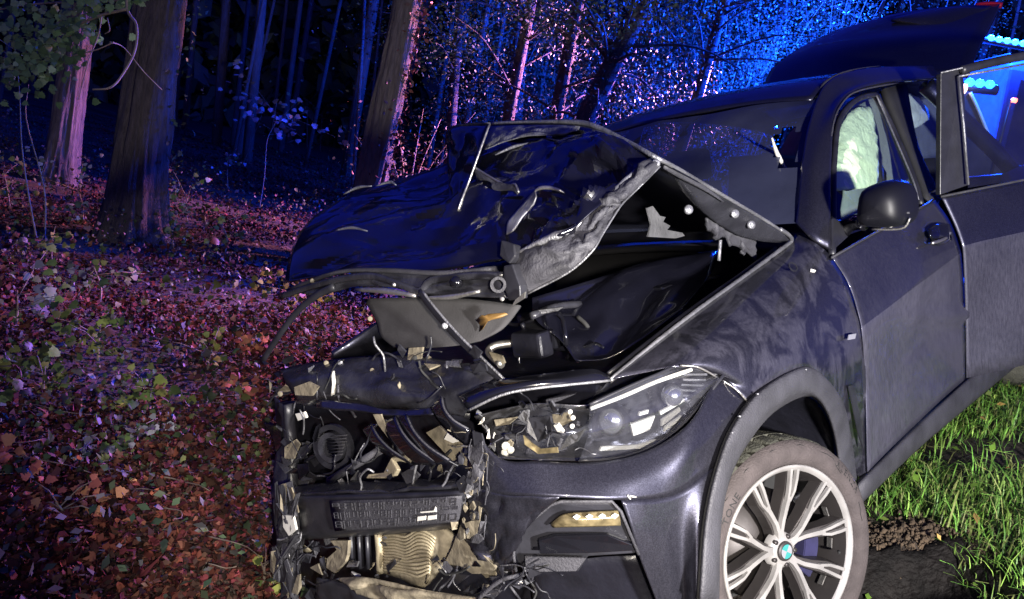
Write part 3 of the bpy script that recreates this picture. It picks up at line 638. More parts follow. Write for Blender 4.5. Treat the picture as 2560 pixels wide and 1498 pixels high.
tube('frame_bar', [(1065, 745, 'x', .70), (1130, 742, 'x', .70), (1200, 728, 'x', .69)], [.005, .008, .005], 'bare_steel', fr, 8, 4)
tube('frame_bar', [(720, 726, 'x', .64), (840, 682, 'x', .66), (960, 676, 'x', .67), (1100, 683, 'x', .68), (1240, 672, 'x', .66)], .008, 'trim_dusty', fr, 6, 4)
patch('frame_panel', [[(720, 728, 'x', .63), (850, 690, 'x', .65), (960, 682, 'x', .66), (1100, 690, 'x', .67), (1245, 675, 'x', .65)], [(800, 742, 'x', .66), (880, 718, 'x', .67), (970, 718, 'x', .68), (1100, 738, 'x', .68), (1270, 745, 'x', .66)]], 'engine_plastic', fr, 8, .006, fac=((.010, 3, 14, 4, .4),))
tube('prop_bar', [(1050, 730, 'x', .70), (1075, 765, 'x', .71), (1130, 830, 'x', .72), (1190, 890, 'x', .73), (1235, 938, 'x', .735), (1258, 956, 'x', .735)], .014, 'black_plastic', fr, 6, 4, .5)
tube('prop_edge', [(1058, 730, 'x', .712), (1084, 765, 'x', .722), (1140, 830, 'x', .732), (1200, 890, 'x', .742), (1262, 950, 'x', .747)], .004, 'scraped_metal', fr, 6, 4)
# latch and black cup hanging beside the lip
poly('latch', [(1252, 600, 'x', .66), (1285, 610, 'x', .66), (1288, 640, 'x', .67), (1272, 660, 'x', .68), (1248, 640, 'x', .67)], 'black_plastic', fr, .03, .004)
poly('latch', [(1258, 665, 'x', .69), (1280, 660, 'x', .69), (1298, 715, 'x', .70), (1300, 748, 'x', .70), (1270, 752, 'x', .70), (1256, 710, 'x', .69)], 'black_plastic', fr, .03, .004)
ring('loop', S(1247, 712, 'x', .70), look, .014, .022, .008, 'trim_dusty', fr, 18)
disc('knob', S(1140, 706, 'x', .70), look, .017, .02, 'gloss_black', fr, 16, .01)
poly('latch_tip', [(1288, 750, 'x', .715), (1312, 730, 'x', .715), (1310, 746, 'x', .715), (1280, 765, 'x', .715)], 'bare_steel', fr, .006)
for p in ((925, 797, .62), (1071, 897, .70), (1002, 936, .73), (930, 926, .73), (768, 938, .75), (835, 930, .74), (815, 908, .73), (850, 907, .73), (1000, 1003, .80), (1255, 748, .72), (1112, 815, .735), (780, 702, .67), (846, 700, .68), (985, 712, .70), (700, 985, .80)):
    disc('rivet', S(p[0], p[1], 'x', p[2]), look, .006 + random.random() * .004, .004, random.choice(['torn_beige', 'torn_beige', 'scraped_metal', 'bare_steel']), fr, 10, .002)
poly('bracket', [(1022, 870, 'x', .70), (1057, 868, 'x', .70), (1050, 912, 'x', .71), (1018, 906, 'x', .71)], 'torn_beige', car, .006)
disc('bracket_hole', S(1037, 895, 'x', .713), look, .008, .002, 'rubber_dark', car, 10, .002)

# --- front carrier and what is left of the grille
car_front = patch('front_carrier', [
    [(700, 925, 'x', .74), (800, 905, 'x', .70), (950, 890, 'x', .68), (1100, 900, 'x', .70), (1250, 935, 'x', .72)],
    [(715, 955, 'x', .79), (820, 940, 'x', .77), (960, 935, 'x', .76), (1100, 945, 'x', .77), (1210, 965, 'x', .77)],
    [(735, 985, 'x', .80), (830, 985, 'x', .79), (960, 990, 'x', .79), (1090, 1000, 'x', .80), (1180, 1010, 'x', .80)],
    [(745, 1010, 'x', .77), (840, 1010, 'x', .76), (960, 1018, 'x', .76), (1080, 1030, 'x', .77), (1160, 1040, 'x', .77)],
], 'engine_plastic', car, 7, .006, fac=((.012, 3, 6, 6, .25), (.004, 6, 11, 3, .3)))
patch('upper_grille_trim', [
    [(1146, 990, 'x', .83), (1220, 958, 'x', .79), (1303, 944, 'x', .74), (1400, 932, 'x', .67), (1478, 922, 'x', .60), (1522, 940, 'x', .55)],
    [(1160, 1010, 'x', .86), (1240, 975, 'x', .82), (1320, 957, 'x', .77), (1410, 947, 'x', .70), (1485, 940, 'x', .62), (1524, 947, 'x', .56)],
    [(1171, 1026, 'x', .86), (1253, 988, 'x', .82), (1330, 972, 'x', .77), (1420, 962, 'x', .70), (1490, 955, 'x', .62), (1524, 952, 'x', .56)],
], 'gloss_black', car, 5, .005)
tube('grille_trim_edge', [(1171, 1026, 'x', .864), (1253, 988, 'x', .824), (1330, 972, 'x', .774), (1420, 962, 'x', .704), (1490, 955, 'x', .624), (1526, 951, 'x', .56)], .004, 'scraped_metal', car, 6, 3)
patch('lower_carrier', [[(790, 1000, 'x', .83), (900, 1012, 'x', .82), (1000, 1028, 'x', .82), (1085, 1020, 'x', .83)], [(795, 1022, 'x', .85), (900, 1030, 'x', .84), (1000, 1042, 'x', .84), (1085, 1038, 'x', .85)]], 'paint', car, 5, .006, (.01, 12, 2))
patch('grille_back', [[(700, 1000, 'x', .66), (900, 1010, 'x', .62), (1180, 1030, 'x', .66)], [(695, 1110, 'x', .62), (900, 1110, 'x', .56), (1180, 1110, 'x', .62)], [(690, 1250, 'x', .66), (900, 1250, 'x', .62), (1180, 1250, 'x', .66)]], 'dark_cavity', car, 5, .006, (.03, 7, 6))
duct = ring('horn', S(838, 1115, 'x', .74), [.9, .35, .1], .034, .052, .03, 'engine_plastic', car, 30); duct.scale = (1, 1, 1)
ring('horn_rim', S(838, 1115, 'x', .735), [.9, .35, .1], .060, .078, .02, 'black_plastic', car, 30)
for k in range(7): tube('horn_grid', [(812 + k * 2, 1092 + k * 8, 'x', .76), (868 - k * 2, 1088 + k * 8, 'x', .76)], .0025, 'trim_dusty', car, 5)
blades = [[(910, 1073, .83), (931, 1061, .84), (1037, 1159, .87), (991, 1149, .85)], [(956, 1054, .85), (991, 1043, .87), (1097, 1159, .90), (1037, 1160, .88)], [(991, 1043, .865), (1019, 1040, .88), (1125, 1152, .91), (1097, 1161, .90)], [(1079, 1019, .87), (1107, 994, .88), (1174, 1075, .89), (1170, 1112, .88)]]
for q in blades:
    a, b, c_, d = [S(p[0], p[1], 'x', p[2]) for p in q]
    rows = [[a, b], [a * .67 + d * .33 + [.012, 0, 0], b * .67 + c_ * .33 + [.02, 0, 0]], [a * .33 + d * .67 + [.012, 0, 0], b * .33 + c_ * .67 + [.02, 0, 0]], [d, c_]]
    patch('grille_slat', rows, 'gloss_black', car, 5, .012)
    tube('slat_edge', [tuple(r[1] + np.array([.004, 0, .004])) for r in rows], .003, 'trim_dusty', car, 5, 3)
poly('broken_board', [(1065, 1082, 'x', .82), (1100, 1064, 'x', .83), (1177, 1120, 'x', .84), (1178, 1170, 'x', .85), (1128, 1150, 'x', .84)], 'torn_beige', car, .01)
poly('white_shard', [(1110, 1098, 'x', .85), (1120, 1080, 'x', .85), (1146, 1104, 'x', .85), (1132, 1108, 'x', .85)], 'white_plastic', car, .006)
poly('white_shard', [(933, 1036, 'x', .87), (952, 1036, 'x', .87), (965, 1072, 'x', .87), (992, 1112, 'x', .875), (970, 1095, 'x', .87), (945, 1062, 'x', .87)], 'torn_beige', car, .005)
tube('support_bar', [(823, 1202, 'x', .84), (880, 1168, 'x', .83), (953, 1124, 'x', .82)], .013, 'trim_dusty', car, 8)
poly('yellow_chunk', [(977, 1145, 'x', .86), (993, 1175, 'x', .87), (985, 1190, 'x', .87), (956, 1196, 'x', .87), (914, 1196, 'x', .86), (920, 1186, 'x', .86), (958, 1182, 'x', .86)], 'condenser', car, .014, .003)
patch('bumper_foam', [[(700, 1225, 'x', .78), (850, 1210, 'x', .80), (1000, 1205, 'x', .82), (1178, 1195, 'x', .83)], [(692, 1242, 'x', .86), (850, 1235, 'x', .88), (1000, 1228, 'x', .89), (1176, 1220, 'x', .89)]], 'engine_plastic', car, 6, .01, (.014, 10, 3))
beam = patch('crash_beam', [
    [(693, 1243, 'x', .86), (850, 1237, 'x', .87), (1000, 1231, 'x', .88), (1176, 1222, 'x', .88)],
    [(745, 1248, 'x', .885), (860, 1245, 'x', .895), (1000, 1241, 'x', .90), (1165, 1235, 'x', .90)],
    [(750, 1295, 'x', .88), (860, 1290, 'x', .89), (1000, 1283, 'x', .895), (1155, 1270, 'x', .895)],
    [(756, 1334, 'x', .87), (860, 1330, 'x', .88), (1000, 1320, 'x', .885), (1146, 1305, 'x', .885)],
    [(760, 1348, 'x', .82), (860, 1342, 'x', .83), (1000, 1332, 'x', .83), (1146, 1318, 'x', .83)],
], 'black_plastic', car, 5, .006)
patch('beam_plate', [[(824, 1252, 'x', .902), (980, 1248, 'x', .908), (1155, 1240, 'x', .908)], [(830, 1290, 'x', .90), (980, 1284, 'x', .904), (1152, 1272, 'x', .904)], [(838, 1328, 'x', .893), (980, 1318, 'x', .896), (1147, 1303, 'x', .896)]], 'trim_dusty', beam, 4, .004)
emb = MB(); PL = [[S(824, 1252, 'x', .902), S(980, 1248, 'x', .908), S(1155, 1240, 'x', .908)], [S(838, 1328, 'x', .893), S(980, 1318, 'x', .896), S(1147, 1303, 'x', .896)]]
def plate_pt(u, v):
    r0, r1 = [np.array(r)[0] * (1 - 2 * u) + np.array(r)[1] * 2 * u if u < .5 else np.array(r)[1] * (2 - 2 * u) + np.array(r)[2] * (2 * u - 1) for r in PL]
    return r0 * (1 - v) + r1 * v + np.array([.0045, 0, 0])
for i in range(17):
    for j in range(3):
        u0, v0 = .03 + i * .057, .08 + j * .30; w_, h_ = random.choice([.02, .035, .05]), random.choice([.10, .18, .24])
        q4 = [plate_pt(u0, v0), plate_pt(u0 + w_, v0), plate_pt(u0 + w_, v0 + h_), plate_pt(u0, v0 + h_)]
        for k in range(4): emb.add(*tube_vf([q4[k], q4[(k + 1) % 4]], .0016, 4))
        if random.random() < .4: emb.add(*tube_vf([(q4[0] + q4[3]) / 2, (q4[1] + q4[2]) / 2], .0022, 4))
emb.build('embossing', 'trim_dusty', beam, smooth=False)['kind'] = 'stuff'
for p in ((1044, 1292), (1070, 1290)): poly('white_mark', [(p[0], p[1], 'x', .912), (p[0] + 20, p[1] - 2, 'x', .912), (p[0] + 19, p[1] + 8, 'x', .912), (p[0] - 1, p[1] + 11, 'x', .912)], 'white_plastic', beam, .003)
poly('white_mark', [(1050, 1280, 'x', .912), (1084, 1277, 'x', .912), (1088, 1268, 'x', .912), (1090, 1280, 'x', .912), (1052, 1283, 'x', .912)], 'white_plastic', beam, .003)

# --- condenser below the beam, fins bent
cond = patch('condenser', [[(949, 1335, 'x', .80), (1025, 1325, 'x', .81), (1100, 1316, 'x', .81), (1142, 1345, 'x', .80)], [(951, 1380, 'x', .80), (1025, 1378, 'x', .82), (1095, 1372, 'x', .82), (1125, 1385, 'x', .80)], [(953, 1428, 'x', .80), (1010, 1445, 'x', .81), (1055, 1468, 'x', .81), (1100, 1415, 'x', .79)]], 'torn_beige', car, 5, .02)
for k in range(13):
    t = k / 12
    y0 = 1340 + 84 * t; amp = 10 * math.sin(1.2 + t * 2.5)
    pts = [(953, y0, 'x', .826), (985, y0 - 2 + 5 * t, 'x', .832), (1015, y0 - 3 + amp * .5 + 14 * t, 'x', .837), (1045, y0 - 6 - amp + 18 * t, 'x', .838), (1075, y0 - 4 + 10 * t, 'x', .835), (1090 - 25 * t, y0 + 8 + 26 * t, 'x', .83)]
    tube('fin', pts, .0045, 'condenser', cond, 5, 3)
tube('header_tank', [(946, 1330, 'x', .83), (950, 1380, 'x', .83), (950, 1430, 'x', .83)], .014, 'condenser', cond, 8)
for k in range(3): tube('duct_slat', [(880 + 20 * k, 1340, 'x', .83), (884 + 20 * k, 1420, 'x', .83)], .012, 'black_plastic', car, 6, 0, .5)
poly('beige_panel', [(826, 1352, 'x', .85), (870, 1352, 'x', .85), (868, 1385, 'x', .86), (862, 1405, 'x', .86), (837, 1433, 'x', .86), (816, 1420, 'x', .85), (818, 1396, 'x', .85), (842, 1375, 'x', .85)], 'torn_beige', car, .012)
patch('skid_plate', [[(840, 1446, 'x', .88), (900, 1443, 'x', .89), (960, 1452, 'x', .89), (1080, 1478, 'x', .89), (1240, 1502, 'x', .87)], [(872, 1465, 'x', .90), (930, 1470, 'x', .905), (990, 1480, 'x', .905), (1090, 1500, 'x', .90), (1240, 1530, 'x', .88)], [(890, 1480, 'x', .89), (940, 1500, 'x', .89), (1000, 1520, 'x', .89), (1100, 1550, 'x', .88), (1240, 1580, 'x', .86)]], 'torn_beige', car, 6, .006, fac=((.012, 3, 8, 2, .3),))
patch('lower_lip', [[(800, 1440, 'x', .86), (850, 1462, 'x', .87), (930, 1492, 'x', .87), (1050, 1520, 'x', .86)], [(790, 1500, 'x', .84), (850, 1520, 'x', .84), (930, 1550, 'x', .84), (1050, 1580, 'x', .84)]], 'black_plastic', car, 5, .006, (.02, 9, 4))
poly('bent_sheet', [(1142, 1335, 'x', .86), (1165, 1350, 'x', .87), (1200, 1380, 'x', .87), (1238, 1420, 'x', .87), (1230, 1434, 'x', .865), (1180, 1435, 'x', .86), (1150, 1415, 'x', .855), (1110, 1410, 'x', .84), (1130, 1370, 'x', .85)], 'torn_beige', car, .008)
tube('cable', [(1195, 1498, 'x', .90), (1225, 1470, 'x', .90), (1260, 1448, 'x', .89), (1310, 1436, 'x', .86)], .006, 'trim_dusty', car, 6, 4)
patch('undertray', [[(690, 1240, 'x', .62), (900, 1240, 'x', .60), (1180, 1240, 'x', .62), (1330, 1240, 'x', .62)], [(690, 1400, 'x', .66), (900, 1400, 'x', .66), (1180, 1400, 'x', .68), (1330, 1400, 'x', .68)], [(690, 1640, 'x', .66), (900, 1640, 'x', .66), (1180, 1640, 'x', .66), (1340, 1640, 'x', .66)]], 'dark_cavity', car, 4, .01, (.03, 8, 3))
# left (far) corner: shattered mounts in a column
tube('corner_post', [(722, 1010, 'x', .72), (728, 1080, 'x', .72), (735, 1150, 'x', .74), (730, 1230, 'x', .78)], .022, 'black_plastic', car, 8, 3, .6)
patch('far_wing', [[(690, 985, 'x', .62), (705, 1010, 'x', .68), (720, 1020, 'x', .72)], [(700, 1090, 'x', .60), (708, 1100, 'x', .66), (722, 1110, 'x', .72)], [(690, 1160, 'x', .66), (712, 1180, 'x', .72), (730, 1200, 'x', .76)], [(682, 1245, 'x', .76), (700, 1248, 'x', .80), (730, 1245, 'x', .83)]], 'trim_dusty', car, 5, .006, (.016, 10, 2))
patch('torn_corner', [[(684, 1248, 'x', .86), (705, 1246, 'x', .87), (735, 1255, 'x', .87), (752, 1262, 'x', .87)], [(686, 1300, 'x', .86), (708, 1300, 'x', .885), (735, 1310, 'x', .88), (750, 1325, 'x', .86)], [(698, 1370, 'x', .84), (715, 1375, 'x', .86), (740, 1380, 'x', .85), (756, 1385, 'x', .83)], [(705, 1440, 'x', .84), (722, 1440, 'x', .85), (738, 1440, 'x', .84), (748, 1440, 'x', .82)], [(700, 1540, 'x', .84), (715, 1540, 'x', .85), (735, 1540, 'x', .84), (745, 1540, 'x', .82)]], 'trim_dusty', car, 8, .006, fac=((.014, 7, 4, 6, .4), (.006, 16, 9, 3, .5)))
for k in range(26):
    px, py = random.gauss(718, 18), random.uniform(1245, 1480); w_, h_ = random.uniform(4, 11), random.uniform(16, 48); t_ = random.gauss(0, .25)
    poly('torn_strip', [(px + u * w_ - v * h_ * t_, py + v * h_, 'x', .893 + random.uniform(-.012, .012)) for u, v in ((-1, -1), (random.uniform(-.5, 1), -1.1), (1, random.uniform(-.2, .6)), (random.uniform(0, 1), 1), (-.8, random.uniform(.4, 1)))], random.choice(['torn_beige', 'trim_dusty', 'trim_dusty', 'black_plastic', 'black_plastic']), car, .004)
poly('white_shard', [(706, 1288, 'x', .90), (732, 1290, 'x', .90), (740, 1325, 'x', .90), (722, 1340, 'x', .90), (708, 1318, 'x', .90)], 'white_plastic', car, .008)
poly('pale_plate', [(735, 968, 'x', .84), (770, 955, 'x', .84), (795, 968, 'x', .84), (780, 990, 'x', .84), (738, 988, 'x', .84)], 'torn_beige', car, .008)
poly('white_shard', [(738, 1035, 'x', .80), (760, 1030, 'x', .80), (766, 1045, 'x', .80), (745, 1052, 'x', .80)], 'white_plastic', car, .008)
tube('white_strap', [(832, 928, 'x', .78), (835, 960, 'x', .79), (832, 990, 'x', .80)], .007, 'white_plastic', car, 6)
poly('dark_flap', [(660, 1060, 'x', .70), (700, 1066, 'x', .70), (704, 1110, 'x', .70), (690, 1130, 'x', .70), (680, 1090, 'x', .70)], 'gloss_black', car, .008)
# loose splinters through the broken front
def shards(n, x0, x1, y0, y1, d0, d1, size, mats, nm='splinter'):
    for _ in range(n):
        px, py = random.uniform(x0, x1), random.uniform(y0, y1); xv = random.uniform(d0, d1)
        a0 = random.random() * 6.28; k = random.choice([3, 4, 4, 5]); sc = size * random.uniform(.4, 1.3); el = random.uniform(.25, .8); ro = random.random() * 3.14
        pts = []
        for j in range(k):
            a = a0 + 6.28 * j / k + random.uniform(-.4, .4); u, v = sc * math.cos(a), sc * el * math.sin(a)
            pts.append((px + u * math.cos(ro) - v * math.sin(ro), py + u * math.sin(ro) + v * math.cos(ro), 'x', xv + random.uniform(-.015, .015)))
        poly(nm, pts, random.choice(mats), car, .005)
M1 = ['black_plastic', 'trim_dusty', 'engine_plastic', 'black_plastic', 'torn_beige', 'engine_plastic', 'gloss_black', 'trim_dusty', 'scraped_metal']
shards(30, 690, 800, 940, 1230, .70, .80, 22, M1)
shards(30, 700, 830, 1330, 1498, .80, .88, 22, M1 + ['torn_beige'])
shards(22, 820, 1180, 1150, 1235, .80, .88, 20, M1)
shards(20, 1080, 1330, 1400, 1490, .80, .88, 22, M1 + ['torn_beige'])
shards(20, 760, 1200, 880, 1010, .72, .78, 20, M1)
shards(14, 1240, 1460, 1000, 1140, .66, .73, 15, M1)
shards(14, 860, 1000, 1330, 1450, .82, .86, 14, M1)
shards(10, 660, 730, 880, 1000, .70, .78, 18, M1)

def wires(n, x0, x1, y0, y1, d0, d1, ln, mats, r=(.0015, .004), nm='wire'):
    for _ in range(n):
        p = np.array([random.uniform(x0, x1), random.uniform(y0, y1)]); xv = random.uniform(d0, d1); a = random.random() * 6.28; pts = []
        for _k in range(5):
            pts.append((p[0], p[1], 'x', xv)); a += random.gauss(0, .45); p = p + ln * random.uniform(.5, 1.2) * np.array([math.cos(a), math.sin(a)]); xv += random.uniform(-.015, .015)
        tube(nm, pts, random.uniform(*r), random.choice(mats), car, 5, 4)
M2 = ['black_plastic', 'trim_dusty', 'rubber_dark', 'trim_dusty', 'black_plastic', 'scraped_metal']
wires(16, 700, 820, 960, 1230, .74, .84, 24, M2); wires(14, 690, 800, 1330, 1498, .84, .90, 22, M2); wires(14, 820, 1180, 1150, 1240, .84, .90, 24, M2)
wires(16, 1080, 1340, 1400, 1490, .84, .90, 24, M2); wires(12, 1150, 1230, 1080, 1380, .89, .91, 16, ['trim_dusty', 'trim_dusty', 'torn_beige'], (.0008, .0015))
wires(10, 760, 1200, 890, 1000, .76, .82, 26, M2); wires(10, 1240, 1440, 1010, 1140, .72, .76, 18, M2, (.001, .003))
wires(6, 1300, 1450, 760, 900, .25, .42, 30, ['dark_cavity', 'rubber_dark', 'gloss_black'], (.004, .010), 'hose')
for k in range(7): # ribbed intake duct and boxes filling the bay
    box('bay_component', S(1330 + 52 * k, 872 - 20 * k + random.uniform(-12, 12), 'y', .38 + .02 * k), (random.uniform(.06, .16), random.uniform(.06, .14), random.uniform(.05, .12)), random.choice(['dark_cavity', 'gloss_black', 'gloss_black']), car, bevel=.01)
disc('strut_mount', (-.12, .50, .99), (0, .1, 1), .085, .05, 'engine_plastic', car, 28, .02)
ring('strut_ring', np.array([-.12, .50, 1.0]), (0, .1, 1), .05, .062, .012, 'scraped_metal', car)
for k in range(3): disc('strut_nut', (-.12 + .07 * math.cos(k * 2.1), .50 + .07 * math.sin(k * 2.1), 1.01), (0, .1, 1), .010, .01, 'bare_steel', car, 8, .006)

# --- windscreen, pillar, roof
A_b, A_m, A_t = S(1990, 560, 'y', .775), S(2005, 418, 'y', .72), S(2041, 250, 'y', .62)
def ws_row(L, dz, dx):
    Lp = np.array(L); Rp = Lp * [1, -1, 1]; mid_ = (Lp + Rp) / 2 + np.array([dx, 0, dz])
    q = lambda t: Lp * (1 - t) ** 2 + Rp * t ** 2 + 2 * t * (1 - t) * (2 * mid_ - (Lp + Rp) / 2)
    return [q(t) for t in np.linspace(0, 1, 9)]
rows = [ws_row(A_b, .03, .10), ws_row((A_b + A_m) / 2, .03, .09), ws_row(A_m, .03, .08), ws_row((A_m + A_t) / 2, .03, .06), ws_row(A_t, .03, .05)]
G = grid_pts(rows, 6)
G = crumple(G, .012, 3.0, 2)
V, F = gridmesh(G)
hole = [(1926, 350), (1950, 325), (1979, 316), (2000, 330), (2004, 350), (1996, 418), (1967, 424), (1940, 402)]
def inside(p, Q):
    r = False
    for i in range(len(Q)):
        (x1, y1), (x2, y2) = Q[i], Q[i - 1]
        if (y1 > p[1]) != (y2 > p[1]) and p[0] < (x2 - x1) * (p[1] - y1) / (y2 - y1) + x1: r = not r
    return r
keep = [f for f in F if not inside(PX(V[f].mean(0)), hole)]
obj('windscreen', V, np.array(keep), 'windscreen_glass', car, True)
tube('glass_edge', [tuple(S(px, py, 'x', -.93 + (418 - py) * .0016)) for px, py in ((1930, 345), (1938, 372), (1948, 395), (1968, 424), (1994, 420))], [.003, .008, .010, .004, .003], 'white_plastic', car, 6, 3)
patch('a_pillar', [
    [tuple(A_b), tuple((A_b + A_m) / 2), tuple(A_m), (2018, 330, 'y', .67), (2041, 252, 'y', .62), (2068, 208, 'y', .60), (2119, 184, 'y', .60), (2200, 171, 'y', .60), (2330, 168, 'y', .60)],
    [(2030, 600, 'y', .84), (2035, 510, 'y', .815), (2038, 415, 'y', .77), (2050, 330, 'y', .715), (2068, 270, 'y', .665), (2095, 228, 'y', .645), (2140, 200, 'y', .645), (2220, 186, 'y', .645), (2335, 180, 'y', .645)],
    [(2074, 625, 'y', .885), (2073, 520, 'y', .855), (2075, 410, 'y', .80), (2086, 296, 'y', .735), (2112, 246, 'y', .705), (2150, 222, 'y', .69), (2200, 210, 'y', .685), (2250, 203, 'y', .68), (2345, 196, 'y', .68)],
], 'paint', car, 5, .02)
tube('pillar_seal', [(2072, 430, 'y', .805), (2083, 310, 'y', .75), (2110, 252, 'y', .715), (2150, 226, 'y', .70), (2246, 207, 'y', .69)], .004, 'trim_dusty', car, 6, 4)
tube('roof_rail', [(2046, 236, 'y', .60), (2066, 206, 'y', .595), (2119, 181, 'y', .595), (2200, 168, 'y', .59)], .010, 'trim_dusty', car, 8, 4)
def roofrow(x, ze, zc, hw=.60): return [np.array([x, hw * math.cos(a) if 0 else hw * s, ze + (zc - ze) * (1 - abs(s) ** 2.2)]) for s, a in ((1, 0), (.75, 0), (.4, 0), (0, 0), (-.4, 0), (-.75, 0), (-1, 0))]
patch('roof', [roofrow(A_t[0], A_t[2], A_t[2] + .035), roofrow(-1.45, 1.735, 1.765), roofrow(-1.8, 1.775, 1.80), roofrow(-2.3, 1.77, 1.80), roofrow(-2.9, 1.72, 1.75), roofrow(-3.3, 1.65, 1.67)], 'paint_clean', car, 5, .02)
# right side of the cabin: rails, pillars, body sides
for sgn, nm in ((-1, 'far'),):
    tube('far_pillar', [tuple(A_b * [1, sgn, 1]), tuple(A_m * [1, sgn, 1]), tuple(A_t * [1, sgn, 1])], .035, 'paint', car, 8, 3)
    tube('far_rail', [tuple(A_t * [1, sgn, 1]), (-1.8, -.63, 1.76), (-2.6, -.62, 1.72), (-3.3, -.6, 1.62)], .035, 'paint', car, 8, 3)
    tube('far_pillar', [(-1.75, -.64, 1.72), (-1.65, -.85, 1.15)], .04, 'interior_dark', car, 8)
patch('far_side', [[(.3, -.9, .9), (-.5, -.86, 1.12), (-1.7, -.9, 1.16), (-3, -.9, 1.18), (-3.9, -.8, 1.1)], [(.3, -.97, .75), (-.5, -.97, .8), (-1.7, -.98, .85), (-3, -1.0, .85), (-4, -.85, .8)], [(.45, -.95, .3), (-.5, -.94, .28), (-1.7, -.95, .28), (-2.5, -.95, .3), (-4, -.85, .4)]], 'paint', car, 4, .02)
patch('rear_quarter', [[(-2.75, .90, 1.18), (-3.2, .92, 1.2), (-3.9, .80, 1.12), (-4.02, 0, 1.12), (-3.9, -.8, 1.12)], [(-2.85, .97, .85), (-3.3, 1.0, .85), (-4.0, .85, .8), (-4.12, 0, .8), (-4.0, -.85, .8)], [(-2.6, .95, .35), (-3.3, .95, .4), (-4.0, .85, .42), (-4.08, 0, .42), (-4.0, -.85, .42)]], 'paint', car, 4, .02)
tube('c_pillar', [(-2.6, .62, 1.70), (-2.85, .75, 1.45), (-3.05, .88, 1.2), (-3.1, .93, 1.0)], .045, 'paint', car, 8, 3)
patch('floor_pan', [[(.5, .4, .27), (.5, 0, .27), (.5, -.6, .27)], [(-.45, .45, .27), (-.45, 0, .27), (-.45, -.9, .27)], [(-.6, .9, .27), (-.6, 0, .27), (-.6, -.9, .27)], [(-3.9, .8, .32), (-3.9, 0, .32), (-3.9, -.8, .32)]], 'dark_cavity', car, 3, .02)
patch('dashboard', [[(-.62, .74, 1.12), (-.62, 0, 1.15), (-.62, -.74, 1.12)], [(-.95, .74, 1.10), (-.95, 0, 1.12), (-.95, -.74, 1.10)], [(-1.0, .72, .7), (-1.0, 0, .7), (-1.0, -.72, .7)]], 'interior_dark', car, 4, .02)
# seats
def seat(x, y):
    s = empty('seat', parent=car)
    patch('backrest', [[(x - .30, y - .22, 1.33), (x - .30, y, 1.35), (x - .30, y + .22, 1.33)], [(x - .12, y - .26, 1.1), (x - .18, y, 1.1), (x - .12, y + .26, 1.1)], [(x - .02, y - .24, .72), (x - .06, y, .72), (x - .02, y + .24, .72)]], 'interior_dark', s, 4, .10)
    patch('cushion', [[(x - .02, y - .25, .70), (x - .02, y, .68), (x - .02, y + .25, .70)], [(x + .45, y - .25, .74), (x + .45, y, .72), (x + .45, y + .25, .74)]], 'interior_dark', s, 4, .10)
    box('head_restraint', (x - .33, y, 1.46), (.09, .26, .17), 'interior_dark', s, bevel=.03)
seat(-1.55, .42); seat(-1.55, -.42)
patch('rear_bench', [[(-2.75, .6, 1.3), (-2.75, 0, 1.32), (-2.75, -.6, 1.3)], [(-2.5, .62, .75), (-2.5, 0, .75), (-2.5, -.62, .75)], [(-2.05, .62, .74), (-2.05, 0, .72), (-2.05, -.62, .74)]], 'interior_dark', car, 4, .08)

# --- front door
door = patch('front_door', [
    [(2079, 642, 'y', .902), (2140, 607, 'y', .904), (2200, 573, 'y', .905), (2265, 537, 'y', .905), (2335, 498, 'y', .903)],
    [(2122, 712, 'y', .935), (2180, 675, 'y', .94), (2245, 634, 'y', .945), (2310, 592, 'y', .945), (2374, 553, 'y', .94)],
    [(2148, 795, 'y', .965), (2210, 752, 'y', .97), (2275, 706, 'y', .975), (2340, 660, 'y', .975), (2398, 617, 'y', .972)],
    [(2156, 845, 'y', .972), (2218, 795, 'y', .972), (2282, 742, 'y', .972), (2345, 693, 'y', .972), (2404, 650, 'y', .972)],
    [(2163, 950, 'y', .958), (2228, 890, 'y', .952), (2290, 835, 'y', .950), (2350, 785, 'y', .955), (2411, 745, 'y', .96)],
    [(2166, 1070, 'y', .955), (2232, 1000, 'y', .952), (2295, 940, 'y', .95), (2355, 888, 'y', .95), (2414, 845, 'y', .955)],
    [(2168, 1180, 'y', .945), (2232, 1115, 'y', .943), (2297, 1053, 'y', .942), (2355, 998, 'y', .942), (2416, 945, 'y', .942)],
], 'paint_film', car, 6, .003)
split_rows(door, 24, 15, 'paint_dusty_lit')  # paler below the crease: lamp light put into the dusty coat
dents = [((2195, 800), (2412, 788), 20, .022), ((2330, 700), (2412, 786), 16, .012), ((2225, 905), (2380, 830), 26, -.004)]
for v_ in door.data.vertices:
    q_ = PX(v_.co)
    for a_, b_, w_, h_ in dents:
        a_, b_ = np.array(a_, float), np.array(b_, float); t_ = np.clip(np.dot(q_ - a_, b_ - a_) / np.dot(b_ - a_, b_ - a_), 0, 1)
        v_.co.y += h_ * t_ * max(0, 1 - np.linalg.norm(q_ - a_ - t_ * (b_ - a_)) / w_)
poly('sticker', [(2027, 672, 'y', .897), (2046, 677, 'y', .902), (2045, 684, 'y', .904), (2026, 679, 'y', .90)], 'white_plastic', fender, .002)
ring('plug', S(1982, 668, 'y', .885), [.2, .8, .5], .014, .018, .003, 'black_plastic', fender, 18)
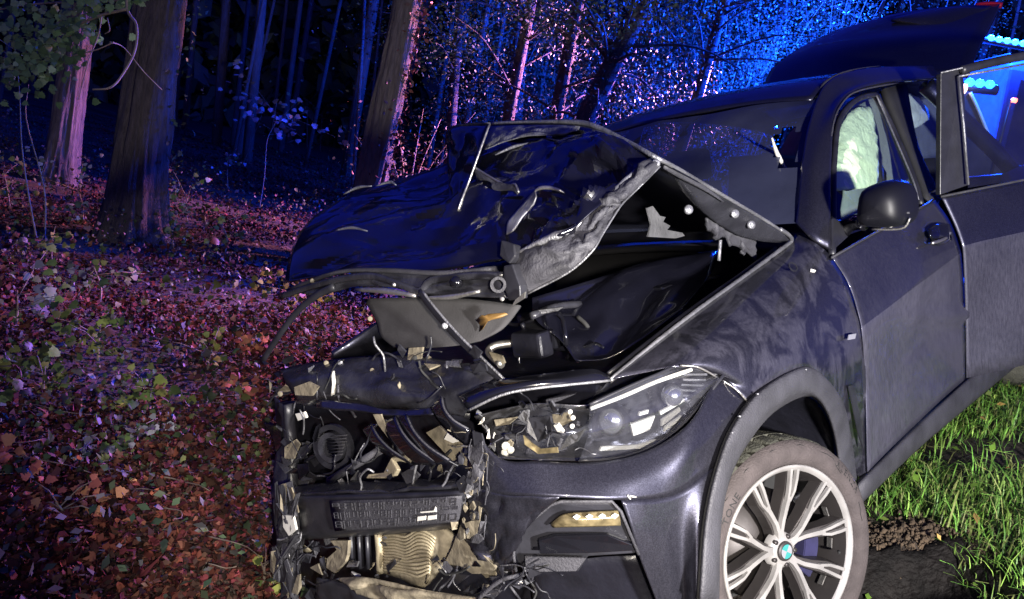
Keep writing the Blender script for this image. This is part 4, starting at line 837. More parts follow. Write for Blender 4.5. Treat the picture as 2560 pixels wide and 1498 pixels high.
patch('sill', [
    [(2140, 1205, 'y', .93), (2290, 1060, 'y', .93), (2412, 950, 'y', .93), (2545, 830, 'y', .93)],
    [(2146, 1216, 'y', .955), (2295, 1075, 'y', .955), (2412, 965, 'y', .955), (2550, 850, 'y', .955)],
    [(2152, 1252, 'y', .95), (2300, 1110, 'y', .95), (2412, 1014, 'y', .95), (2540, 910, 'y', .95)],
    [(2150, 1262, 'y', .90), (2295, 1122, 'y', .90), (2408, 1026, 'y', .90), (2535, 920, 'y', .90)],
], 'trim_dusty', car, 5, .004)
hd = patch('door_handle', [[(2322, 572, 'y', .962), (2345, 560, 'y', .968), (2372, 560, 'y', .965)], [(2325, 592, 'y', .975), (2350, 588, 'y', .985), (2376, 580, 'y', .975)], [(2335, 612, 'y', .962), (2355, 612, 'y', .968), (2378, 600, 'y', .965)]], 'gloss_black', door, 4, .006)
tube('handle_grip', [(2330, 608, 'y', .985), (2350, 602, 'y', .99), (2366, 594, 'y', .985)], .007, 'bare_steel', door, 8, 3)
tube('window_sill', [(2079, 644, 'y', .908), (2190, 581, 'y', .912), (2335, 500, 'y', .91)], .005, 'trim_dusty', door, 6, 4)
# window frame of the front door
tube('window_frame', [(2302, 515, 'y', .89), (2290, 470, 'y', .86), (2262, 395, 'y', .79), (2222, 305, 'y', .705), (2190, 240, 'y', .66)], .022, 'black_plastic', door, 8, 4, .7)
tube('frame_edge', [(2296, 500, 'y', .90), (2284, 455, 'y', .87), (2255, 385, 'y', .80), (2216, 295, 'y', .715), (2188, 232, 'y', .67)], .004, 'scraped_metal', door, 6, 4)
tube('window_frame', [(2190, 236, 'y', .665), (2150, 245, 'y', .68), (2116, 272, 'y', .71), (2094, 315, 'y', .74), (2085, 400, 'y', .79), (2083, 440, 'y', .81), (2082, 560, 'y', .865), (2080, 640, 'y', .895)], .013, 'black_plastic', door, 8, 5)
patch('window_glass', [[(2092, 318, 'y', .74), (2130, 262, 'y', .69), (2186, 238, 'y', .665)], [(2086, 420, 'y', .80), (2150, 400, 'y', .79), (2245, 370, 'y', .765)], [(2090, 600, 'y', .885), (2190, 560, 'y', .89), (2300, 500, 'y', .885)]], 'side_glass', door, 5, 0)
# mirror
mo = [(2146, 545), (2150, 480), (2165, 466), (2192, 456), (2230, 450), (2257, 462), (2273, 488), (2277, 535), (2270, 558), (2255, 570), (2190, 573), (2152, 563)]
mir = empty('door_mirror', parent=car)
mc = np.array([2212, 512])
layers = []
for sc, xv, yo in ((.0, -.55, 0), (.5, -.555, 0), (.85, -.58, 0), (1.0, -.64, 0), (1.0, -.72, 0), (.94, -.76, 0), (.0, -.755, 0)):
    lay = []
    for p in mo:
        P0 = S(p[0], p[1], 'x', -.64); Cn = S(mc[0], mc[1], 'x', -.64)
        q = Cn + (P0 - Cn) * sc; lay.append([xv, q[1], q[2]])
    layers.append(lay + [lay[0]])
V, F = gridmesh(np.array(layers)); obj('mirror_shell', V, F, 'mirror_plastic', mir, True, 0, 0, 1)
tube('mirror_strip', [tuple(S(px, py, 'x', -.628)) for px, py in ((2160, 537), (2200, 535), (2250, 533), (2274, 532))], .0035, 'trim_dusty', mir, 6)
tube('mirror_strip', [tuple(S(px, py, 'x', -.63)) for px, py in ((2180, 573), (2230, 574), (2262, 568), (2275, 545))], .004, 'bare_steel', mir, 6, 3)
disc('indicator', S(2227, 560, 'x', -.615), [.9, .3, 0], .012, .005, 'white_plastic', mir, 12, .004)
tube('mirror_arm', [(2160, 556, 'y', 1.0), (2135, 556, 'y', .93), (2110, 572, 'y', .88)], [.03, .028, .035], 'gloss_black', mir, 10, 3, .6)
poly('mirror_base', [(2081, 545, 'y', .878), (2128, 556, 'y', .885), (2140, 575, 'y', .895), (2082, 628, 'y', .90)], 'black_plastic', mir, .02, .004)

# --- rear door standing open
TH = math.radians(33); HX, HY = -1.72, .95
def RD(px, py, out=0.0):
    """point on the plane of the open rear door seen at a pixel"""
    n_ = np.array([math.sin(TH), math.cos(TH), 0]); h = np.array([HX, HY, 0]) + n_ * out
    d = CAR_ROT.T @ np.array([(px - CX) / FOC, (py - CY) / FOC, 1.0])
    t = np.dot(h - CAR_EYE, n_) / np.dot(d, n_); return CAR_EYE + t * d
rdoor = patch('rear_door', [
    [RD(2350, 487, -.05), RD(2420, 475, -.05), RD(2520, 456, -.05), RD(2640, 436, -.05), RD(2800, 412, -.07), RD(2900, 400, -.1)],
    [RD(2385, 560, -.02), RD(2440, 545, -.02), RD(2530, 520, -.02), RD(2650, 500, -.02), RD(2800, 470, -.04), RD(2900, 455, -.08)],
    [RD(2403, 610, .0), RD(2455, 597, .0), RD(2540, 578, .0), RD(2660, 552, .0), RD(2800, 520, -.02), RD(2900, 500, -.06)],
    [RD(2408, 640, .0), RD(2458, 625, .0), RD(2542, 606, .0), RD(2660, 580, .0), RD(2800, 550, -.02), RD(2900, 530, -.06)],
    [RD(2413, 760, -.015), RD(2463, 750, -.015), RD(2548, 735, -.015), RD(2660, 715, -.01), RD(2790, 690, -.03), RD(2880, 675, -.06)],
    [RD(2416, 945, -.03), RD(2466, 935, -.03), RD(2550, 915, -.03), RD(2650, 890, -.03), RD(2760, 850, -.04), RD(2830, 810, -.06)],
], 'paint', car, 5, .004)
split_rows(rdoor, 25, 11, 'paint_dusty_lit')  # lower panel painted lighter as if lamplit, over its dust
poly('door_pillar', [tuple(RD(2352, 184, -.02)), tuple(RD(2408, 170, -.02)), tuple(RD(2424, 462, -.03)), tuple(RD(2350, 488, -.04))], 'black_plastic', rdoor, .03, .003)
tube('window_frame', [tuple(RD(2404, 176, 0)), tuple(RD(2440, 166, 0)), tuple(RD(2560, 140, 0)), tuple(RD(2700, 125, -.02)), tuple(RD(2820, 200, -.05)), tuple(RD(2880, 390, -.08))], .020, 'black_plastic', rdoor, 8, 3, .7)
tube('window_edge', [tuple(RD(2396, 190, .004)), tuple(RD(2410, 320, .004)), tuple(RD(2421, 462, .0))], .005, 'scraped_metal', rdoor, 6)
tube('window_edge', [tuple(RD(2398, 191, .006)), tuple(RD(2470, 178, .006)), tuple(RD(2580, 157, .006))], .005, 'scraped_metal', rdoor, 6)
tube('window_edge', [tuple(RD(2352, 182, .006)), tuple(RD(2450, 160, .006)), tuple(RD(2570, 132, .006))], .004, 'scraped_metal', rdoor, 6)
tube('belt_trim', [tuple(RD(2352, 492, -.035)), tuple(RD(2450, 472, -.03)), tuple(RD(2580, 446, -.03)), tuple(RD(2750, 418, -.04))], .006, 'trim_dusty', rdoor, 6)
patch('window_glass', [[RD(2402, 190, -.02), RD(2560, 158, -.02), RD(2700, 140, -.03), RD(2800, 200, -.05)], [RD(2412, 320, -.025), RD(2560, 300, -.025), RD(2720, 280, -.03), RD(2850, 290, -.06)], [RD(2420, 470, -.03), RD(2560, 448, -.03), RD(2720, 424, -.04), RD(2870, 402, -.08)]], 'rear_glass', rdoor, 4, 0)

# --- airbags and lining seen through the side openings
ab = patch('curtain_airbag', [
    [(2096, 330, 'y', .70), (2120, 285, 'y', .67), (2150, 270, 'y', .65), (2172, 272, 'y', .64)],
    [(2086, 380, 'y', .74), (2120, 370, 'y', .76), (2150, 360, 'y', .74), (2186, 345, 'y', .70)],
    [(2082, 430, 'y', .78), (2118, 425, 'y', .80), (2150, 420, 'y', .78), (2190, 412, 'y', .74)],
    [(2086, 475, 'y', .80), (2118, 475, 'y', .82), (2150, 472, 'y', .80), (2186, 466, 'y', .76)],
], 'airbag_cloth', car, 7, .02, (.012, 14, 4))
patch('side_lining', [[(2110, 288, 'y', .58), (2160, 255, 'y', .57), (2195, 240, 'y', .56)], [(2110, 400, 'y', .60), (2180, 380, 'y', .60), (2260, 400, 'y', .60)], [(2100, 590, 'y', .62), (2200, 560, 'y', .62), (2310, 520, 'y', .62)]], 'headliner', car, 6, .01, (.012, 8, 3))
patch('airbag', [[(2236, 245, 'y', .45), (2270, 238, 'y', .45), (2298, 255, 'y', .44)], [(2240, 290, 'y', .46), (2280, 290, 'y', .50), (2315, 285, 'y', .46)], [(2262, 325, 'y', .46), (2290, 315, 'y', .48), (2316, 298, 'y', .45)]], 'airbag_cloth', car, 6, .03, (.01, 14, 2))
patch('rear_lining', [[(2230, 235, 'y', .35), (2290, 230, 'y', .35), (2350, 235, 'y', .35)], [(2240, 360, 'y', .35), (2290, 360, 'y', .35), (2350, 360, 'y', .35)], [(2280, 500, 'y', .35), (2310, 500, 'y', .35), (2350, 500, 'y', .35)]], 'headliner', car, 4, .02)
patch('b_pillar', [[(2205, 225, 'y', .62), (2260, 212, 'y', .62)], [(2270, 380, 'y', .74), (2290, 370, 'y', .74)], [(2318, 520, 'y', .85), (2350, 500, 'y', .87)]], 'interior_dark', car, 4, .03)

# --- tailgate standing open above the roof
tg = [
    [S(1905, 232, 'x', -3.3), S(1990, 215, 'x', -3.25), S(2100, 200, 'x', -3.2), S(2250, 190, 'x', -3.2), S(2420, 190, 'x', -3.2)],
    [S(1935, 172, 'x', -3.55), S(2010, 150, 'x', -3.5), S(2110, 128, 'x', -3.45), S(2260, 110, 'x', -3.45), S(2450, 115, 'x', -3.45)],
    [S(2000, 125, 'x', -3.75), S(2060, 106, 'x', -3.72), S(2150, 86, 'x', -3.7), S(2290, 72, 'x', -3.7), S(2475, 66, 'x', -3.7)],
    [S(2085, 82, 'x', -3.95), S(2160, 60, 'x', -3.95), S(2250, 38, 'x', -3.95), S(2370, 22, 'x', -3.95), S(2500, 16, 'x', -3.95)],
]
tail = patch('tailgate', tg, 'paint_clean', car, 6, .03)
patch('spoiler', [[S(2228, 52, 'x', -3.78), S(2310, 66, 'x', -3.72), S(2398, 98, 'x', -3.66)], [S(2240, 46, 'x', -3.80), S(2330, 48, 'x', -3.76), S(2408, 76, 'x', -3.70)], [S(2330, 26, 'x', -3.92), S(2420, 18, 'x', -3.92), S(2480, 18, 'x', -3.92)]], 'paint', tail, 5, .02)
tube('tail_light', [S(2440, 14, 'x', -3.97), S(2475, 11, 'x', -3.97), S(2505, 14, 'x', -3.97)], .018, 'tail_red', tail, 8, 3)

# --- wheel
WC = np.array([-.119, .878, .182]); WN = np.array([.305, .951, .058]); WN /= np.linalg.norm(WN)
WB = np.array([0, 0, 1.0]) - WN * WN[2]; WB /= np.linalg.norm(WB); WA = np.cross(WN, WB)
def wp(r, th, h): return WC + r * (math.cos(th) * WB + math.sin(th) * WA) + h * WN
best = min(((np.linalg.norm(PX(wp(.287, t, 0)) - np.array([1988, 1161])), t) for t in np.linspace(-1.2, 1.2, 481)))
TH0 = best[1]
sgn = 1 if PX(wp(.2, TH0 + .3, 0))[0] > PX(wp(.2, TH0, 0))[0] else -1      # angle grows clockwise in the picture
def wq(r, deg, h): return wp(r, TH0 + sgn * math.radians(deg), h)
wheel = empty('front_wheel', tuple(WC), car)
def wobj(name, V, F, mat, smooth=True, **k):
    return obj(name, [np.asarray(v) - WC for v in V], F, mat, wheel, smooth, **k)
def lathe(name, prof, mat, n=96, mod=None, smooth=True):
    V = []; F = []; m_ = len(prof)
    for k in range(n):
        for j, (h, r) in enumerate(prof):
            rr = r + (mod(k, j) if mod else 0); V.append(wq(rr, 360 * k / n, h))
    for k in range(n):
        for j in range(m_ - 1): F.append((m_ * k + j, m_ * ((k + 1) % n) + j, m_ * ((k + 1) % n) + j + 1, m_ * k + j + 1))
    return wobj(name, V, F, mat, smooth)
lathe('tyre', [(-.01, .280), (.004, .290), (.016, .300), (.022, .318), (.022, .336), (.016, .352), (.006, .363), (-.004, .367)], 'tyre_rubber', 120)
NT = 288
lathe('tyre_tread', [(-.003, .366), (-.012, .371), (-.025, .374), (-.045, .376), (-.07, .377), (-.072, .368), (-.080, .368), (-.082, .378), (-.13, .378), (-.132, .368), (-.14, .368), (-.142, .378), (-.19, .376), (-.22, .372), (-.24, .36), (-.25, .33), (-.245, .28)], 'tread_rubber', NT,
      lambda k, j: -.012 if ((k % 8 in (0, 1) and j < 5) or ((k + 4) % 8 in (0, 1) and 7 < j < 12)) else 0, False)
lathe('rim_lip', [(-.012, .281), (.006, .287), (.008, .283), (.006, .276), (-.003, .268), (-.006, .266)], 'alloy_polished', 120)
lathe('rim_barrel', [(-.006, .266), (-.03, .260), (-.08, .252), (-.20, .250), (-.22, .25)], 'alloy_grey', 96)
lathe('brake_disc', [(-.11, .0), (-.11, .185), (-.125, .187), (-.14, .185), (-.14, .0)], 'alloy_grey', 64)
lathe('wheel_well_back', [(-.2, .0), (-.2, .25)], 'rubber_dark', 48)
def bar(pts, wds, h_th):
    """flat bar through (r, deg, h) points with the given widths"""
    V = []; F = []
    P = np.array([wq(*p) for p in pts]); T = np.gradient(P, axis=0); T /= np.linalg.norm(T, axis=1, keepdims=True)
    for p, t, wd in zip(P, T, wds):
        s = np.cross(t, WN); s /= np.linalg.norm(s)
        V += [p + s * wd / 2, p - s * wd / 2, p - s * wd / 2 * 1.3 - WN * h_th, p + s * wd / 2 * 1.3 - WN * h_th]
    for i in range(len(pts) - 1):
        for j in range(4): F.append((4 * i + j, 4 * i + (j + 1) % 4, 4 * i + 4 + (j + 1) % 4, 4 * i + 4 + j))
    F.append((0, 1, 2, 3)); k = 4 * (len(pts) - 1); F.append((k + 3, k + 2, k + 1, k))
    return V, F
hubh = -.030
for k in range(10):
    d = 36 * k; lean = 13 if k % 2 else -13            # spokes bend together in pairs towards the hub
    mb = MB()
    for off in (-3.1, 3.1):
        mb.add(*bar([(.272, d + off, .001), (.24, d + off * 1.05, -.001), (.20, d + off * 1.0, -.006), (.165, d + off * .55 + lean * .15, -.012)], (.0105, .0105, .0095, .008), .012))
    mb.add(*bar([(.180, d + lean * .10, -.011), (.145, d + lean * .3, -.015), (.10, d + lean * .7, -.020), (.065, d + lean, -.026), (.040, d + lean * .9, hubh)], (.016, .0145, .013, .014, .019), .016))
    mb.build('spoke', 'alloy_polished', wheel, smooth=False).data.transform(Matrix.Translation(Vector(-WC)))
    mb = MB(); mb.add(*bar([(.268, d, -.014), (.20, d, -.022), (.14, d + lean * .3, -.032), (.08, d + lean * .8, -.042), (.04, d + lean, -.045)], (.046, .040, .030, .026, .026), .04))
    mb.build('spoke_back', 'alloy_grey', wheel, smooth=False).data.transform(Matrix.Translation(Vector(-WC)))
lathe('hub', [(-.06, .062), (hubh - .008, .058), (hubh, .046), (hubh + .004, .036), (hubh + .004, .0)], 'alloy_polished', 40)
for k in range(5):
    V, F = tube_vf([wq(.048, 72 * k + 18, hubh - .012), wq(.048, 72 * k + 18, hubh + .006)], .008, 8); wobj('wheel_bolt', V, F, 'alloy_grey')
cap = lathe('hub_cap', [(hubh + .004, .033), (hubh + .010, .032), (hubh + .012, .030), (hubh + .013, .0)], 'alloy_grey', 32)
for q in range(4):
    V = [wq(0, 0, hubh + .0145)]; F = []
    for i in range(9): V.append(wq(.0235, 90 * q + 90 * i / 8 + 20, hubh + .0145))
    for i in range(8): F.append((0, 1 + i, 2 + i))
    wobj('emblem_quarter', V, F, 'badge_teal' if q % 2 else 'badge_light', False)
V = []; F = []
for hh in (-.07, -.115):
    for r in (.14, .20):
        for i in range(7): V.append(wq(r, 82 + 40 * i / 6, hh))
for a in range(6):
    F += [(a, a + 1, 7 + a + 1, 7 + a), (7 + a, 7 + a + 1, 21 + a + 1, 21 + a), (a, a + 1, 14 + a + 1, 14 + a)]
F += [(0, 7, 21, 14), (6, 13, 27, 20)]
wobj('brake_caliper', V, F, 'caliper_blue', False, solid=.004)
V, F = tube_vf([wq(.235, 92, -.01), wq(.215, 92, .01)], .005, 6); wobj('valve', V, F, 'rubber_dark')
for dg in (40, 62, 88, 118, 300): # balance weights glued inside the barrel
    V = [wq(.2495 - a, dg + b, h) for a in (0, .004) for b, h in ((-4, -.05), (4, -.05), (4, -.07), (-4, -.07))]
    wobj('balance_weight', V, [(0, 1, 2, 3), (7, 6, 5, 4), (0, 4, 5, 1), (1, 5, 6, 2), (2, 6, 7, 3), (3, 7, 4, 0)], 'bare_steel', False)
def tyre_text(txt, deg0, r0, size, spacing):
    cu = bpy.data.curves.new('t', 'FONT'); cu.body = txt; cu.size = size; cu.extrude = 0.0; cu.resolution_u = 2; cu.space_character = spacing
    to = bpy.data.objects.new('t', cu); C.objects.link(to)
    dg = bpy.context.evaluated_depsgraph_get(); me = bpy.data.meshes.new_from_object(to.evaluated_get(dg))
    co = np.array([v.co for v in me.vertices]); fs = [tuple(p.vertices) for p in me.polygons]
    bpy.data.objects.remove(to); bpy.data.curves.remove(cu)
    wd = co[:, 0].max()
    def hh(r): return float(np.interp(r, [.29, .30, .318, .336, .352, .363], [.004, .016, .022, .022, .016, .006])) + .0012
    V = [wq(r0 + c[1], deg0 + math.degrees((c[0] - wd / 2) / r0), hh(r0 + c[1])) for c in co]
    wobj('tyre_lettering', V, fs, 'rubber_dark', False)
tyre_text('ALENZA', 42, .327, .030, 1.35)
tyre_text('TONE', -62, .313, .036, 1.1)
for pts in ([(20, .345), (26, .345), (30, .328), (36, .322)], [(60, .326), (64, .324), (67, .318), (72, .320)], [(-60, .353), (-40, .354), (-20, .354), (0, .353), (20, .345)]):
    P = [wq(r, d, float(np.interp(r, [.318, .336, .352, .363], [.022, .022, .016, .006])) + .0005) - WC for d, r in pts]
    V, F = tube_vf(P, .0013, 5); obj('tyre_line', V, F, 'rubber_dark', wheel)
# suspension behind the wheel, far front wheel
tube('spring_strut', [(-.1, .66, .3), (-.12, .60, .85)], .045, 'engine_plastic', car, 10)
tube('drive_shaft', [(-.119, .70, .18), (-.1, .2, .25)], .03, 'engine_plastic', car, 8)
def plain_wheel(c0):
    w_ = empty('rear_wheel', c0, car)
    for nm, prof, mt in (('tyre', [(-.12, .28), (-.13, .34), (-.1, .375), (.1, .375), (.13, .34), (.12, .28)], 'tread_rubber'), ('rim', [(.10, .28), (.08, .2), (.09, .0)], 'alloy_grey')):
        V = []; F = []; n = 40
        for k in range(n):
            a = 2 * math.pi * k / n
            for h, r in prof: V.append((r * math.cos(a), h, r * math.sin(a)))
        for k in range(n):
            for j in range(len(prof) - 1): F.append((len(prof) * k + j, len(prof) * ((k + 1) % n) + j, len(prof) * ((k + 1) % n) + j + 1, len(prof) * k + j + 1))
        obj(nm, V, F, mt, w_)
plain_wheel((-2.98, .85, .36)); plain_wheel((-2.98, -.85, .36)); plain_wheel((-.02, -.85, .36))

# dead leaf lying on the felt panel
lf = [(1190, 800), (1205, 788), (1212, 790), (1222, 785), (1240, 784), (1262, 782), (1270, 786), (1250, 795), (1228, 800), (1216, 806), (1208, 822), (1198, 830), (1200, 812)]
P3 = [car_to_world(S(px, py, 'x', .628 + random.uniform(-.002, .006)))[0] for px, py in lf]
base = np.mean(P3, 0); leaf = obj('fallen_leaf', [p - base for p in P3] + [np.zeros(3)], [(i, (i + 1) % len(P3), len(P3)) for i in range(len(P3))], 'torn_leaf' if 'torn_leaf' in MATS else None, None, True, .002)
leaf.location = base
pm('dead_leaf', (0.30, 0.17, 0.05), 0.6, 0, 0.4, 30); leaf.data.materials.append(MATS['dead_leaf'])
tag(leaf, 'yellow-brown dead leaf lying on the grey felt panel of the wreck', 'leaf')
# ------------------------------------------------------------------ plants: helpers
def ground_at(px, py):
    """where the sight line through a pixel meets the ground"""
    d = BAS @ np.array([(px - CX) / FOC, (py - CY) / FOC, 1.0]); t = 1.0
    for _ in range(4000):
        p = CAM + t * d
        if p[2] <= zt(p[0], p[1]): return p
        t += 0.02 + t * 0.004
    return CAM + 30 * d
def unit(v): return v / (np.linalg.norm(v, axis=-1, keepdims=True) + 1e-9)
def leaf_quads(Cn, size, flat=0.5, up=(0, 0, 1), droop=0.0):
    """one folded rhombic leaf at each centre"""
    n = len(Cn); size = np.broadcast_to(size, (n,))[:, None]
    a = unit(rng.normal(size=(n, 3)) * [1, 1, 1 - flat] + np.array([0, 0, -droop]))
    nm = unit(rng.normal(size=(n, 3)) * (1 - flat) + np.array(up) * flat * 2)
    b = unit(np.cross(nm, a)); nm = np.cross(a, b)
    V = np.stack([Cn, Cn + a * size * .5 + b * size * .3 + nm * size * .08, Cn + a * size, Cn + a * size * .5 - b * size * .3 + nm * size * .08], 1).reshape(-1, 3)
    F = np.arange(4 * n).reshape(n, 4); return V, F
def tint(n, palette, wts=None, jit=0.35, per=4):
    pal = np.array(palette); i = rng.choice(len(pal), n, p=wts)
    c = pal[i] * np.exp(rng.normal(0, jit, (n, 1))); return np.repeat(np.clip(c, 0, .9), per, 0)
GREENS = [(.055, .085, .045), (.04, .07, .04), (.08, .10, .05), (.07, .08, .06)]
AUTUMN = [(.15, .04, .032), (.19, .06, .04), (.09, .036, .03), (.21, .085, .055), (.12, .028, .035), (.10, .055, .04), (.055, .03, .025)]
MAPLE = np.array([(0, 0), (.20, -.02), (.40, .04), (.38, .20), (.46, .36), (.32, .44), (.30, .62), (.15, .68), (0, .95), (-.15, .68), (-.30, .62), (-.32, .44), (-.46, .36), (-.38, .20), (-.40, .04), (-.20, -.02)])
def maple_leaves(Cn, size, nrm_up=1.2, toward=None):
    V = []; F = []; k = len(MAPLE)
    for i, c in enumerate(Cn):
        s = size * random.uniform(.6, 1.2)
        nm = np.array([random.gauss(0, .5), random.gauss(0, .5), nrm_up]) if toward is None else np.asarray(toward) + np.array([random.gauss(0, .35) for _ in range(3)])
        nm /= np.linalg.norm(nm); a = np.array([random.gauss(0, 1), random.gauss(0, 1), random.gauss(-.2, .4)]); a -= nm * a.dot(nm); a /= np.linalg.norm(a); b = np.cross(nm, a)
        o = len(V)
        V.append(c + a * s * .3)
        for (u, v) in MAPLE: V.append(c + b * u * s + a * v * s - nm * s * .25 * (u * u + (v - .3) ** 2))
        for j in range(k): F.append((o, o + 1 + j, o + 1 + (j + 1) % k))
    return V, F

def shaped_leaves(Cn, size, curl=.5, flat=.5):
    """lobed, curled leaves lying any way up, one polygon fan each"""
    n = len(Cn); k = len(MAPLE); size = np.broadcast_to(size, (n,))[:, None, None]
    nm = unit(rng.normal(size=(n, 3)) * (1 - flat) + np.array([0, 0, 1.0]) * flat * 1.5); a = rng.normal(size=(n, 3)); a = unit(a - nm * (a * nm).sum(1, keepdims=True)); b = np.cross(nm, a)
    P = np.concatenate([[(0, .3)], MAPLE]); P = P[None] * rng.uniform(.8, 1.2, (n, len(P), 1)); cu = (P[..., :1] ** 2 + (P[..., 1:] - .3) ** 2) * rng.normal(0, curl, (n, 1, 1)) + P[..., :1] ** 2 * .4
    V = Cn[:, None] + size * (b[:, None] * P[..., :1] + a[:, None] * P[..., 1:] + nm[:, None] * cu)
    i0 = (np.arange(n) * (k + 1))[:, None, None]; j = np.arange(k); F = i0 + np.stack([np.zeros(k, int), 1 + j, 1 + (j + 1) % k], 1)[None]
    return V.reshape(-1, 3), F.reshape(-1, 3)
def trunk_mesh(base, top, r0, r1, flare=1.5, n=18, m=34, bend=0.05, seed=0):
    base = np.asarray(base, float); top = np.asarray(top, float)
    ax = top - base; L = np.linalg.norm(ax); ax /= L
    u = np.cross(ax, [0, 1, 0.]); u /= np.linalg.norm(u); v = np.cross(ax, u)
    V = []; F = []
    for i in range(m + 1):
        t = i / m; t2 = t ** 1.4
        c = base + ax * L * t2 + u * bend * math.sin(t2 * 5 + seed) + v * bend * .7 * math.sin(t2 * 4 + seed * 2)
        r = r0 + (r1 - r0) * t2
        fl = 1 + (flare - 1) * math.exp(-t2 * L / .35)
        for k in range(n):
            a = 2 * math.pi * k / n
            w_ = noise.noise(Vector((math.cos(a) * 2.2 + seed * 5, math.sin(a) * 2.2, t2 * L * .5))) * .16 + noise.noise(Vector((math.cos(a) * 6 + seed * 3, math.sin(a) * 6, t2 * L * 1.2))) * .07
            if n > 30:
                bv = Vector((math.cos(a) * 5.5 + seed * 5, math.sin(a) * 5.5, t2 * L * .8)); w_ += .07 - .34 * min(.5, abs(noise.noise(bv))) + .05 * noise.noise(bv * 3)
            root = max(0, math.cos(a * 4 + seed)) * .5 * (fl - 1)
            V.append(c + (u * math.cos(a) + v * math.sin(a)) * r * (fl + root) * (1 + w_))
    for i in range(m):
        for k in range(n): F.append((i * n + k, i * n + (k + 1) % n, (i + 1) * n + (k + 1) % n, (i + 1) * n + k))
    return V, F
def tree(name, label, p_top, p_low, width, d, mat='bark', crown=0, ivy=0, group=None, cat='tree', height=9.0, crown_z=(2.2, 5.5), spread=1.6, leafsize=.055, pal=GREENS, ivypal=AUTUMN, seed=0, taper=.62, side=(1, 0, 0)):
    A = W(*p_top, d); B_ = W(*p_low, d); dr = unit(A - B_)
    b = B_.copy(); g = zt(b[0], b[1]); t = (g - .15 - b[2]) / dr[2]; b = b + dr * t
    top = b + dr * (height / dr[2]); r = width / 2 / FOC * d
    root = empty(name, tuple(b)); tag(root, label, cat, group)
    V, F = trunk_mesh(np.zeros(3), top - b, r * 1.12, r * taper, seed=seed, n=72 if width > 60 else (18 if width > 25 else 9), m=110 if width > 60 else (34 if width > 25 else 16), flare=1.6 if width > 40 else 1.2)
    obj('trunk', V, F, mat, root)
    if crown:
        cen = []
        nb = max(6, crown // 220)
        for k in range(nb):
            z0 = random.uniform(*crown_z); q0 = dr * (z0 / dr[2]); a = random.uniform(0, 6.28)
            ln = spread * random.uniform(.5, 1.2); e = q0 + np.array([math.cos(a) * ln, math.sin(a) * ln, random.uniform(-.3, .6) * ln])
            md_ = (q0 + e) / 2 + np.array([0, 0, .12 * ln])
            P = crom([q0, md_, e], 4); Vb, Fb = tube_vf(P, np.linspace(r * .16 + .008, .004, len(P)), 5); obj('branch', Vb, Fb, mat, root)
            per = crown // nb; tt = rng.uniform(.25, 1.08, per)[:, None]
            cen.append(q0 * (1 - tt) + e * tt + rng.normal(0, .11 + .09 * spread, (per, 3)) * [1, 1, .7])
        cen = np.concatenate(cen); V, F = leaf_quads(cen, rng.uniform(.6, 1.3, len(cen)) * leafsize, .35)
        obj('crown', V, F, 'leaf', root, False, col=tint(len(cen), pal))
    if ivy:
        tt = rng.uniform(0.0, .6, ivy) ** 1.3 * height; q = dr[None] * (tt / dr[2])[:, None]
        ang = rng.normal(0, .55, ivy); sd = unit(np.array(side, float)); back = np.array([0, -1.0, 0])
        off = (np.cos(ang)[:, None] * sd + np.sin(ang)[:, None] * back) * (r * rng.uniform(1.0, 1.35, ivy)[:, None] + rng.exponential(.05, ivy)[:, None])
        V, F = leaf_quads(q + off, rng.uniform(.04, .085, ivy), .3, sd, .5)
        obj('ivy', V, F, 'leaf', root, False, col=tint(ivy, ivypal))
    return root

# ------------------------------------------------------------------ trees
near = 'tree trunks of the roadside wood'
tree('tree', 'thick dark trunk with a violet-lit right edge, on the left', (407, 0), (348, 580), 118, 9.0, 'bark', ivy=160, ivypal=GREENS, seed=1)
tree('tree', 'furrowed leaning trunk with spreading root behind the hanging branch at far left', (196, 60), (152, 450), 66, 12.0, 'bark_pale', seed=2)
tree('tree', 'straight brown trunk with ivy down its right side, rising behind the bonnet', (1006, 0), (918, 465), 74, 10.0, 'bark_pale', ivy=750, seed=3)
tree('tree', 'slim dark trunk next to the ivy-clad one, first to its right', (1150, 0), (1122, 310), 24, 14, crown=3600, seed=4, spread=1.3)
tree('tree', 'slim trunk leaning right above the raised bonnet flap', (1228, 0), (1162, 310), 20, 15, crown=3600, seed=5, spread=1.3)
tree('tree', 'crooked pink-edged trunk above the middle of the bonnet ridge', (1338, 0), (1275, 310), 30, 13, crown=3800, seed=6)
tree('tree', 'broad pale blurry trunk standing behind the crooked pink-edged one', (1306, 0), (1286, 310), 52, 17, 'bark_pale', seed=7)
tree('tree', 'dark trunk with a bright lavender right edge above the right end of the bonnet ridge', (1440, 0), (1388, 310), 34, 12, crown=4000, seed=8)
tree('tree', 'strongly leaning ivy-covered trunk above the windscreen end of the bonnet', (1600, 0), (1450, 310), 52, 11, 'bark', crown=5600, ivy=700, ivypal=GREENS + AUTUMN[:2], seed=9, spread=1.8)
tree('tree', 'reddish trunk leaning right, left of the two blue-lit stems', (1790, 70), (1736, 240), 28, 13, 'bark', crown=5600, seed=10, spread=1.9)
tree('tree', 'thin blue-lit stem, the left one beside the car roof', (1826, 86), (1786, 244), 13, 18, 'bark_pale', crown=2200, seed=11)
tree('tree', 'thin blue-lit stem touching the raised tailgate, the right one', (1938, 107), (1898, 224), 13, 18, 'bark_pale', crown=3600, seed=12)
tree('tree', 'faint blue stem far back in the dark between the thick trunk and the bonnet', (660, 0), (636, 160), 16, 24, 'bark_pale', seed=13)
tree('tree', 'very thin blue stem between the ridge trunks', (1385, 30), (1362, 170), 9, 20, 'bark_pale', crown=2400, seed=14)
tree('tree', 'thin pale stem right of the ivy-clad trunk, furthest left of the slim ones', (905, 0), (893, 260), 9, 16, 'bark_pale', seed=15)
